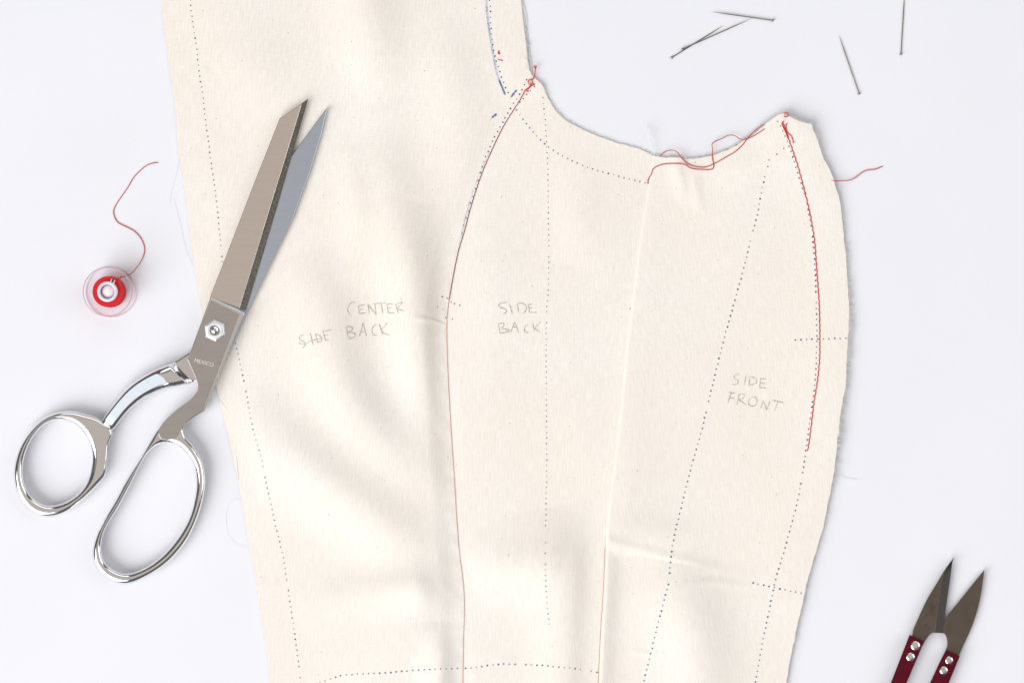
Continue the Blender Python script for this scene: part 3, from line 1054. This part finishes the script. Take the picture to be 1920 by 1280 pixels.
# ------------------------------------------------------------------ dressmaking shears
shears = thing("dressmaking_shears", "chrome bent-handled dressmaking shears lying open on the cream cotton", "scissors", W(380, 700, 2))


def solid(name, outline, ztop, zbot, mat, parent, R=0.9, Rz=None, n=2, label=None, holes=(), sharp_deg=14):
    Rf = R if callable(R) or isinstance(R, list) else const(R)
    Rzf = (Rz if callable(Rz) or isinstance(Rz, list) else const(Rz)) if Rz is not None else Rf
    zt = ztop if callable(ztop) else const(ztop)
    zb = zbot if callable(zbot) else const(zbot)
    mb = pillow([outline] + list(holes), Rf, Rzf, zt, zb, n)
    o = mb.build(name, mat, parent, label=label)
    return sharp(o, sharp_deg)


def dense(pts, step=3.0):
    """Straight-sided outline with points added along the sides."""
    out = []
    n = len(pts)
    for i in range(n):
        a, b = np.array(pts[i], float), np.array(pts[(i + 1) % n], float)
        m = max(1, int(np.linalg.norm(b - a) / step))
        for k in range(m):
            out.append(a + (b - a) * k / m)
    return np.array(out)


# lower blade; its bluish window reflection is painted into the steel colour
low = [(614, 201), (601.7, 254), (581.5, 321), (548, 412), (514, 482), (481, 550), (462, 590), (442, 636), (424, 672), (392, 660), (420, 600), (455, 530),
       (500, 420), (546, 294), (585, 240)]
low = dense(low, 6)
o = solid("blade", low, 13.0, 7.0, M_blade_low, shears, R=1.0, n=2, label="lower pointed blade with a bluish reflection painted on its ground face")
# upper blade
up = dense([(395, 553), (420.3, 489), (470.7, 358), (524.4, 222), (566.5, 193.5), (508, 385), (450, 576), (455, 596), (385, 590)], 8)
blade_up = solid("blade", up, 22.0, 14.0, M_blade_top, shears, R=0.8, n=2, label="upper blade with a clipped end and satin face")
# the rough bevel beside its cutting edge
a0, a1 = np.array((566.5, 193.5)), np.array((450.0, 577.0))
b0, b1 = np.array((577.8, 185.5)), np.array((461.0, 581.0))
v, f = [], []
n = 60
for k in range(n + 1):
    t = k / n
    a = a0 + (a1 - a0) * t
    b = b0 + (b1 - b0) * t
    bulge = math.sin(math.pi * t) * 1.2
    a = a + np.array((bulge, 0))
    b = b + np.array((bulge, 0))
    v += [W(a[0], a[1], 21.9), W(b[0], b[1], 15.0), W(b[0], b[1], 14.0), W(a[0], a[1], 14.0)]
for k in range(n):
    for j in range(4):
        j2 = (j + 1) % 4
        f.append((4 * k + j, 4 * k + j2, 4 * k + 4 + j2, 4 * k + 4 + j))
f += [(0, 1, 2, 3), (4 * n, 4 * n + 1, 4 * n + 2, 4 * n + 3)]
mesh("cutting_edge", v, f, M_edge, blade_up, flat=True)

# upper half: shank and finger bow in one
outer = [(394.5, 557), (352.8, 670), (355, 678), (367, 706), (374.2, 725), (373.5, 733), (362, 748), (352, 755), (319, 780), (297, 803), (279, 831), (262.5, 859), (238.6, 896),
         (216.6, 936), (194.6, 973), (180, 1002), (172.5, 1032), (176, 1057), (191, 1079), (214, 1092), (240, 1095), (272, 1083), (312, 1057),
         (345, 1021), (367, 980), (381.8, 933), (385.5, 896), (379, 863), (364, 837), (348, 818), (344, 806), (350, 795), (363, 784), (384.5, 770),
         (402, 725), (421, 678), (459, 586)]
segs = []
corners = {0, 1, 33, 36}
pts = np.array(outer, float)
# straight shank sides, smooth bow
A_ = dense([outer[0], outer[1]], 3)[:-1]
A_ = np.array([p for p in dense([outer[0], outer[1]], 3) if p[1] <= outer[1][1] + 0.1])
A_ = A_[:len(A_) // 2]
left_side = np.array([np.array(outer[0]) + (np.array(outer[1]) - np.array(outer[0])) * t for t in np.linspace(0, 1, 30)])[:-1]
bow_part = smooth(outer[1:34], 2.0)[:-1]
right_side = np.concatenate([np.array([np.array(p) + (np.array(q) - np.array(p)) * t for t in np.linspace(0, 1, 16)])[:-1]
                             for p, q in zip(outer[33:36], outer[34:37])] + [np.array([outer[36]])])
end_side = np.array([np.array(outer[36]) + (np.array(outer[0]) - np.array(outer[36])) * t for t in np.linspace(0, 1, 16)])[1:-1]
outline_up = np.concatenate([left_side, bow_part, right_side, end_side])
hole_up = smooth([(312, 830), (293.7, 835), (275, 852), (262.5, 874), (242.3, 914), (220, 954.7), (202, 984), (193.6, 1005), (191, 1032), (198, 1054),
                  (216.6, 1068.5), (238.6, 1074), (268, 1065), (301, 1043), (330.4, 1010), (352.4, 973), (363.4, 936), (367, 903), (361.6, 870),
                  (347, 848), (330.4, 833.6)], 2.0, closed=True)


wr_out, wr_in = width_rim(hole_up, 10.5), width_rim(outline_up, 10.5)


def bow_r(x, y):
    return min(wr_out(x, y), float(np.interp(y, [690, 760, 800, 830, 860], [1.6, 2.4, 4.0, 7.0, 10.5])))


def bow_rz(x, y):
    return float(np.interp(y, [690, 760, 800, 850, 1100], [1.8, 3.0, 6.0, 10.5, 12.0]))


handle_up = solid("handle", outline_up, 27.0, lambda x, y: float(np.interp(y, [690, 800], [14.5, 3.0])), M_chrome, shears, R=[bow_r, wr_in], Rz=bow_rz, n=10,
                  holes=[hole_up], label="flat shank running into the long finger bow", sharp_deg=50)
# the ground face let into the shank
face = smooth([(352, 674), (366, 706), (371.5, 725), (370, 733), (359, 747), (330, 769), (308, 790), (298, 806), (302, 822), (318, 824), (332, 818),
               (338, 806), (346, 793), (360, 782)], 3.0)
face = np.concatenate([np.array([[396.5, 562]]), face, np.array([[381, 768], [418.5, 670], [449.5, 588]])])
solid("shank_face", dense([tuple(p) for p in face], 5), 27.35, 26.0, M_shank, handle_up, R=0.3, n=2)

ramp = [(397, 558.5, 22.3), (449.5, 576.5, 22.3), (457.5, 585, 27.0), (396, 561, 26.9)]
v = [W(*p) for p in ramp] + [W(p[0], p[1], 20) for p in ramp]
mesh("step_ramp", v, [(0, 1, 2, 3), (7, 6, 5, 4), (0, 4, 5, 1), (1, 5, 6, 2), (2, 6, 7, 3), (3, 7, 4, 0)], M_blade_low, handle_up, flat=True)

# thumb bow
thumb_out = smooth([(196, 792), (180, 782), (161.5, 776), (136, 770), (110, 772), (84.4, 782), (58.7, 804), (36.7, 837), (25.7, 874), (25.7, 903),
                    (34.9, 933), (51.4, 955), (73.4, 967), (96, 969), (121, 962), (146.8, 944), (172.5, 920), (197, 891), (200.5, 866), (202.5, 834),
                    (211, 811), (205, 797)], 2.0, closed=True)
thumb_in = smooth([(106.5, 787), (84.4, 795), (62.4, 819), (47.7, 852), (43.3, 885), (49.6, 914), (64, 934.5), (84.4, 945.5), (106.5, 945.5),
                   (135.8, 932.7), (157.9, 910.6), (170.7, 877.6), (173.3, 848), (165, 822.5), (146.8, 800.5), (128.5, 790)], 2.0, closed=True)


tr_out, tr_in = width_rim(thumb_in, 10.5), width_rim(thumb_out, 10.5)


def web(x, y):
    return math.exp(-((x - 192) ** 2 + (y - 840) ** 2) / (2 * 34 ** 2))


def thumb_r(x, y):
    return tr_out(x, y) * (1 - 0.72 * web(x, y))


def thumb_rz(x, y):
    return 11.5 - 8 * web(x, y)


handle_low = solid("handle", thumb_out, 27.0, 3.0, M_chrome, shears, R=[thumb_r, tr_in], Rz=thumb_rz, n=10, holes=[thumb_in],
                   label="curved arm running into the round thumb bow", sharp_deg=50)
# arm from the thumb bow up to the pivot
Lc = smooth([(184, 800), (190, 788), (213, 756.5), (238.6, 727), (268, 705), (297.4, 690), (323, 680), (344, 668), (362, 655), (380, 640)], 3)
Rc = smooth([(206, 816), (215, 803), (224, 790), (245, 766), (273, 745), (305, 730.5), (341, 722), (366, 714), (392, 690), (408, 670)], 3)
nn = 90
Lc, Rc = resample(Lc, nn), resample(Rc, nn)
v, f = [], []
ns = 24
for i in range(nn):
    t = i / (nn - 1)
    ca = (Lc[i] + Rc[i]) / 2
    ha = (Rc[i] - Lc[i]) / 2
    zt = float(np.interp(t, [0, 0.05, 0.12, 0.60, 0.70, 0.74, 1], [22, 26, 28, 36, 33, 13.5, 13]))
    zb = float(np.interp(t, [0, 0.6, 0.75, 1], [6, 5, 7, 7]))
    taper = min(1.0, 0.72 + t * 4) if t < 0.07 else 1.0
    for k in range(ns):
        a = 2 * math.pi * k / ns
        ca_, sa_ = math.cos(a), math.sin(a)
        ex = 0.72
        u = math.copysign(abs(ca_) ** ex, ca_) * taper
        w = math.copysign(abs(sa_) ** ex, sa_)
        # a shallow flute along the top
        zz = (zt + zb) / 2 + w * (zt - zb) / 2
        if w > 0:
            zz -= 1.3 * math.exp(-((u - 0.05) / 0.28) ** 2) * sstep(0.06, 0.16, t) * (1 - sstep(0.56, 0.62, t))
        p = ca + ha * u
        v.append(W(p[0], p[1], zz))
for i in range(nn - 1):
    for k in range(ns):
        k2 = (k + 1) % ns
        f.append((i * ns + k, i * ns + k2, (i + 1) * ns + k2, (i + 1) * ns + k))
f += [tuple(range(ns)), tuple((nn - 1) * ns + k for k in range(ns))]
o = mesh("handle_arm", v, f, M_chrome, handle_low)
sharp(o, 50)

# added strip on the arm's top; window reflection put into its pale colour
v, f = [], []
sel = [i for i in range(nn) if 0.045 <= i / (nn - 1) <= 0.60]
for q, i in enumerate(sel):
    t = i / (nn - 1)
    zt = float(np.interp(t, [0, 0.05, 0.12, 0.60], [23, 26.5, 28.5, 36.5]))
    e = q / (len(sel) - 1)
    wd = 0.50 * math.sqrt(max(0.0, 1 - max(0, abs(e - 0.5) * 2 - 0.93) ** 2 / 0.07 ** 2)) + 0.05
    ca = (Lc[i] + Rc[i]) / 2
    ha = (Rc[i] - Lc[i]) / 2
    for u in (-wd - 0.08, wd - 0.08):
        p = ca + ha * u
        v += [W(p[0], p[1], zt + 0.35), W(p[0], p[1], zt - 3)]
m = len(sel)
for q in range(m - 1):
    a, b = 4 * q, 4 * q + 4
    f += [(a, a + 2, b + 2, b), (a, b, b + 1, a + 1), (a + 2, a + 3, b + 3, b + 2), (a + 1, b + 1, b + 3, a + 3)]
f += [(0, 1, 3, 2), (4 * m - 4, 4 * m - 2, 4 * m - 1, 4 * m - 3)]
sharp(mesh("arm_reflection", v, f, M_arm_glint, handle_low), 40)

# nut and screw
cx, cy = 402.5, 619.0
hexo = [(cx + 20.5 * math.cos(math.radians(a)), cy + 20.5 * math.sin(math.radians(a)) * 1.02) for a in range(-95, 265, 60)]
hexo = dense(hexo, 3)
hole = [(cx + 9.6 * math.cos(a), cy + 9.6 * math.sin(a)) for a in np.linspace(0, 2 * math.pi, 40, endpoint=False)]
nut = solid("pivot_nut", hexo, 37, 27.3, M_nut, shears, sharp_deg=30, R=[const(4.5), const(1.0)], Rz=[const(3.0), const(1.0)], n=4, holes=[np.array(hole)])


def lathe(prof, x, y, name, mat, parent, seg=40, label=None, sharp_deg=40):
    """Turned solid about a vertical axis at plan point (x, y); prof is (radius, z)."""
    v, f = [], []
    X, Y, _ = W(x, y, 0)
    for r, z in prof:
        for k in range(seg):
            a = 2 * math.pi * k / seg
            v.append((X + r * S * math.cos(a), Y + r * S * math.sin(a), z * S))
    for i in range(len(prof) - 1):
        for k in range(seg):
            k2 = (k + 1) % seg
            f.append((i * seg + k, i * seg + k2, (i + 1) * seg + k2, (i + 1) * seg + k))
    if prof[0][0] > 1e-6 and prof[0] != prof[-1]:
        f.append(tuple(range(seg)))
        f.append(tuple((len(prof) - 1) * seg + k for k in range(seg)))
    o = mesh(name, v, f, mat, parent, label=label)
    return sharp(o, sharp_deg)


dome = [(7.6, 27)] + [(7.6 * math.cos(t), 32 + 5.0 * math.sin(t)) for t in np.linspace(0, math.pi / 2 * 0.97, 8)]
# the turned parts stand where perspective puts the nut
k_ = (H - 32 * S) / H
lathe(dome, 960 + (cx - 960) * k_, 640 + (cy - 640) * k_, "pivot_screw", M_chrome, nut)

# MEXICO, etched into the shank
cu = bpy.data.curves.new("etching", 'FONT')
cu.body = "MEXICO"
cu.size = 10.0 * S
cu.align_x = 'CENTER'
cu.align_y = 'CENTER'
cu.extrude = 0.05 * S
cu.space_character = 1.0
to = bpy.data.objects.new("etching", cu)
col.objects.link(to)
dg = bpy.context.evaluated_depsgraph_get()
me = bpy.data.meshes.new_from_object(to.evaluated_get(dg))
bpy.data.objects.remove(to)
me.name = "etched_word"
me.materials.clear()
me.materials.append(M_etch)
tx = bpy.data.objects.new("etched_word", me)
col.objects.link(tx)
tx.parent = handle_up
tx.location = Vector(W(382.5, 680, 27.55)) - base_of(handle_up)
tx.rotation_euler = (0, 0, math.radians(-14))
tx["label"] = "etched word MEXICO"

# ------------------------------------------------------------------ thread snips
snips = thing("thread_snips", "small thread snips with dark pointed blades and maroon grips", "scissors", W(1740, 1200, 0))
c5 = lambda p: crop(1640, 1030, 5.12, p)
bev = [(765, 68), (676, 215), (640, 350), (612, 550), (581, 796)]
edge = smooth(c5([(581, 796), (560, 795), (535, 808), (505, 845), (476, 890), (440, 960)]), 2)
back = smooth(c5([(366, 805), (366, 780), (420, 650), (500, 480), (590, 330), (680, 180), (765, 68)]), 3)
left_blade = np.concatenate([smooth(c5(bev), 3)[:-1], edge, np.array(c5([(330, 905)])), back[:-1]])
sb_ = solid("blade", left_blade, 16, 11, M_snip, snips, R=0.7, n=2, label="left blade with a honed edge and stamped mark")
# honed bevel
q = smooth(c5(bev), 3)
q2 = c5([(765, 68), (745, 125), (722, 300), (692, 500), (651, 799)])
qa, qb = resample(q, 30), resample(q2, 30)
v, f = [], []
for i in range(30):
    a, b = qa[i], qb[i]
    v += [W(*a, 15.9), W(*b, 12.2), W(*b, 11.2), W(*a, 11.2)]
for i in range(29):
    for j in range(4):
        j2 = (j + 1) % 4
        f.append((4 * i + j, 4 * i + j2, 4 * i + 4 + j2, 4 * i + 4 + j))
f.append((4 * 29, 4 * 29 + 1, 4 * 29 + 2, 4 * 29 + 3))
mesh("honed_edge", v, f, M_snip_edge, sb_, flat=True)
# stamped mark: a small ring and a few strokes
mb = MB()
X0, Y0 = c5([(497, 745)])[0]
mb.tube([(X0 + 5.0 * math.cos(a), Y0 + 6.0 * math.sin(a), 16.05) for a in np.linspace(0, 2 * math.pi, 24)], 0.35, 4)
mb.tube([(X0 - 2, Y0 - 2, 16.05), (X0 + 1.5, Y0 + 2.2, 16.05)], 0.5, 4)
for st in ([(545, 520), (535, 545)], [(562, 530), (548, 560)], [(540, 560), (560, 572)], [(578, 545), (560, 580)], [(525, 575), (548, 590)], [(552, 585), (568, 602)], [(490, 625), (482, 655)],
           [(505, 615), (500, 640)], [(530, 600), (524, 625)], [(545, 605), (552, 622)]):
    mb.tube([(*p, 16.05) for p in c5(st)], 0.42, 4)
mb.build("stamped_mark", M_snip_edge, sb_)
br = c5([(1053, 190), (1045, 260), (1020, 430), (980, 600), (920, 770), (860, 900), (815, 1000), (790, 1060), (660, 1010), (683, 962), (695, 920), (690, 850), (668, 806), (640, 796), (640, 770), (668, 690),
         (700, 632), (780, 530), (880, 400)])
solid("blade", np.concatenate([smooth(br[0:7], 3), np.array(br[7:9]), smooth(br[9:18] + br[0:1], 2)[:-1]]), 10.5, 6, M_snip, snips, R=0.7, n=2, label="right blade with a plain dull face")


def grip(pts, ztop, zbot, label):
    return solid("grip", dense(pts, 4), ztop, zbot, M_maroon, snips, R=1.8, Rz=1.8, n=5, label=label, sharp_deg=60)


gl = grip([(1705.4, 1189), (1732.8, 1202), (1699.6, 1280), (1655, 1384), (1632, 1436), (1602, 1424), (1626, 1372), (1670, 1280)], 23, 8, "left maroon grip")
gr = grip([(1773.5, 1217.5), (1799.8, 1229), (1778.7, 1280), (1738, 1376), (1701, 1450), (1673, 1437), (1704, 1366), (1743.5, 1280), (1762, 1240)], 21, 3, "right maroon grip")


def rivet(x, y, z, r, par, dimple):
    k = (H - z * S) / H
    prof = [(r, z - 0.6)] + [(r * math.cos(t), z + 2.4 * math.sin(t)) for t in np.linspace(0.15, 1.0, 6)]
    if dimple:
        prof += [(r * 0.42, z + 2.0), (r * 0.3, z + 0.9), (0.01, z + 0.7)]
    else:
        prof += [(r * 0.3, z + 2.3), (0.01, z + 2.4)]
    lathe(prof, 960 + (x - 960) * k, 640 + (y - 640) * k, "rivet", M_rivet, par, seg=24)


rivet(1716.6, 1209.7, 23, 8.9, gl, False)
rivet(1707.4, 1230.8, 23, 8.2, gl, False)
rivet(1779.6, 1237, 21, 7.6, gr, True)
rivet(1769.5, 1256, 21, 7.8, gr, True)
# spring bow joining the grips beyond the frame
mb = MB()
sp = smooth([(1617, 1430), (1590, 1492), (1586, 1540), (1618, 1562), (1652, 1540), (1687, 1444)], 4)
v, f = [], []
d = np.gradient(sp, axis=0)
d /= np.linalg.norm(d, axis=1)[:, None]
for p, t in zip(sp, d):
    nrm = np.array((-t[1], t[0])) * 3
    for q_, z in ((p + nrm, 18), (p - nrm, 18), (p - nrm, 4), (p + nrm, 4)):
        v.append(W(q_[0], q_[1], z))
for i in range(len(sp) - 1):
    for j in range(4):
        j2 = (j + 1) % 4
        f.append((4 * i + j, 4 * i + j2, 4 * i + 4 + j2, 4 * i + 4 + j))
f += [(0, 1, 2, 3), tuple(4 * (len(sp) - 1) + j for j in range(4))]
mesh("spring_bow", v, f, M_snip, snips, flat=True)

# ------------------------------------------------------------------ bobbin
BX, BY = 208.5, 547.5
bobbin = thing("bobbin", "clear plastic bobbin wound with a little red thread, its end trailing up", "bobbin", W(BX, BY, 0))


def flange(z0, z1, r, label):
    prof = [(13.5, z0), (r - 1.0, z0), (r, z0 + 0.9), (r, z1 - 0.9), (r - 1.0, z1), (13.5, z1), (13.5, z0)]
    return lathe(prof, BX, BY, "flange", M_clear, bobbin, seg=72, label=label)


fl_low = flange(0.3, 4.3, 47.5, "lower clear flange resting on the table")
fl = flange(43.0, 47.0, 45.5, "upper clear flange")
lathe([(19.0, 4.3), (19.0, 43), (19.0, 47.6), (17.5, 48.6), (14.5, 48.6), (13.2, 47.6), (13.2, 4.3), (19.0, 4.3)], BX, BY, "hub", M_hub, bobbin, seg=48)
for zz_, rr_ in ((2.3, 47.4), (45.0, 45.4)):
    k_ = 0
    mbr = MB()
    X_, Y_, _z = W(BX, BY, 0)
    vv, ff = [], []
    for a_ in range(72):
        t_ = 2 * math.pi * a_ / 72
        for b_ in range(6):
            q_ = 2 * math.pi * b_ / 6
            rad = (rr_ + 0.75 * math.cos(q_)) * S
            vv.append((X_ + rad * math.cos(t_), Y_ + rad * math.sin(t_), (zz_ + 0.75 * math.sin(q_)) * S))
    for a_ in range(72):
        for b_ in range(6):
            ff.append((a_ * 6 + b_, a_ * 6 + (b_ + 1) % 6, ((a_ + 1) % 72) * 6 + (b_ + 1) % 6, ((a_ + 1) % 72) * 6 + b_))
    mesh("rim", vv, ff, M_rim if zz_ > 10 else M_rim_low, fl if zz_ > 10 else fl_low)
lathe([(13.1, 30)] + [(12.9 * math.cos(t), 36 + 9 * math.sin(t)) for t in np.linspace(0, 1.53, 9)], BX, BY, "glow_dome", M_hub_glow, bobbin, seg=32)  # added dome that carries the painted pink glow inside the hub
prof = [(19.1, 5)]
for i, z in enumerate(np.linspace(5, 42.5, 26)):
    prof.append((28.0 + (0.7 if i % 2 else 0) + 1.2 * math.sin(z / 7.0) * 0.4, z))
prof += [(19.1, 42.5), (19.1, 5)]
wind = lathe(prof, BX, BY, "thread_winding", M_winding, bobbin, seg=56, sharp_deg=60)
c = smooth(crop(130, 280, 3.763, [(625, 93), (590, 98), (545, 115), (490, 160), (450, 205), (415, 265), (370, 330), (330, 390), (312, 435), (320, 480), (345, 517), (400, 545), (455, 575), (500, 620), (528, 680),
                                  (530, 725), (505, 790), (470, 840), (430, 880), (390, 897), (350, 907), (312, 916)]), 3)
zz = np.interp(np.linspace(0, 1, len(c)), [0, 0.3, 0.75, 0.88, 0.93, 1], [1, 1, 1.2, 12, 30, 38])
mb = MB()
mb.tube(np.column_stack([c, zz]), 0.8, 6)
mb.build("thread_tail", M_red_pale, bobbin)
mb = MB()
c = smooth(crop(130, 280, 3.763, [(352, 912), (366, 890), (358, 925), (362, 960)]), 2)
mb.tube(np.column_stack([c, np.full(len(c), 49.0)]), 0.7, 5)
mb.build("thread_knot", M_red_pale, bobbin)
mb = MB()
for st in ([(288, 945), (300, 912)], [(312, 948), (322, 920)]):
    p, q_ = crop(130, 280, 3.763, st)
    mb.tube([(*p, 47.3), (*q_, 47.3)], 1.1, 5)
mb.build("notch_rim", M_hub, fl)

# ------------------------------------------------------------------ pins


def pin_parts(root, L):
    v, f = [], []
    seg = 10
    prof = [(0.0, 0.0), (0.42, 9), (0.85, 26), (0.95, 40), (0.95, L)]
    X0 = Vector(base_of(root))
    for r, d_ in prof:
        for k in range(seg):
            a = 2 * math.pi * k / seg
            v.append((X0.x + d_ * S, X0.y + max(r, 0.05) * S * math.cos(a), X0.z + (1.1 + r * math.sin(a)) * S))
    for i in range(len(prof) - 1):
        for k in range(seg):
            k2 = (k + 1) % seg
            f.append((i * seg + k, i * seg + k2, (i + 1) * seg + k2, (i + 1) * seg + k))
    mesh("shaft", v, f, M_pin, root)
    v, f = [], []
    prof = [(0.05, L - 1), (2.0, L - 0.8), (2.7, L + 0.2), (2.5, L + 1.2), (1.4, L + 2.0), (0.05, L + 2.3)]
    for r, d_ in prof:
        for k in range(14):
            a = 2 * math.pi * k / 14
            v.append((X0.x + d_ * S, X0.y + r * S * math.cos(a), X0.z + (1.6 + r * math.sin(a)) * S))
    for i in range(len(prof) - 1):
        for k in range(14):
            k2 = (k + 1) % 14
            f.append((i * 14 + k, i * 14 + k2, (i + 1) * 14 + k2, (i + 1) * 14 + k))
    mesh("head", v, f, M_pin, root)


PINS = [((1333, 22.5), (1450, 39), 1.2, "steel pin at the top of the crossed trio, its head on the right"),
        ((1408.7, 35.7), (1278.7, 93), 2.4, "long slanting steel pin whose point touches the topmost pin of the trio"),
        ((1356.7, 48.3), (1258.7, 109), 0.6, "lowest steel pin of the crossed trio, lying beneath the long slanting one"),
        ((1572.5, 66), (1611, 177), 0.5, "lone steel pin lying steeply between the trio and the upright pin"),
        ((1696, -14), (1689, 103), 0.5, "upright steel pin cut off by the top edge, rightmost of the pins")]
proto = None
for (tip, head, z, lab) in PINS:
    p0, p1 = Vector(W(*tip, z)), Vector(W(*head, z))
    L = (p1 - p0).length / S
    if proto is None:
        root = thing("pin", lab, "pin", (0, 0, 0), "loose steel pins on the table")
        pin_parts(root, 118.0)
        proto = root
    else:
        root = proto.copy()
        col.objects.link(root)
        root["label"] = lab
        for ch in proto.children:
            c_ = ch.copy()
            col.objects.link(c_)
            c_.parent = root
    root.location = p0
    root.rotation_euler = (0, 0, math.atan2(p1.y - p0.y, p1.x - p0.x))
    root.scale = (L / 119.5, 1, 1)
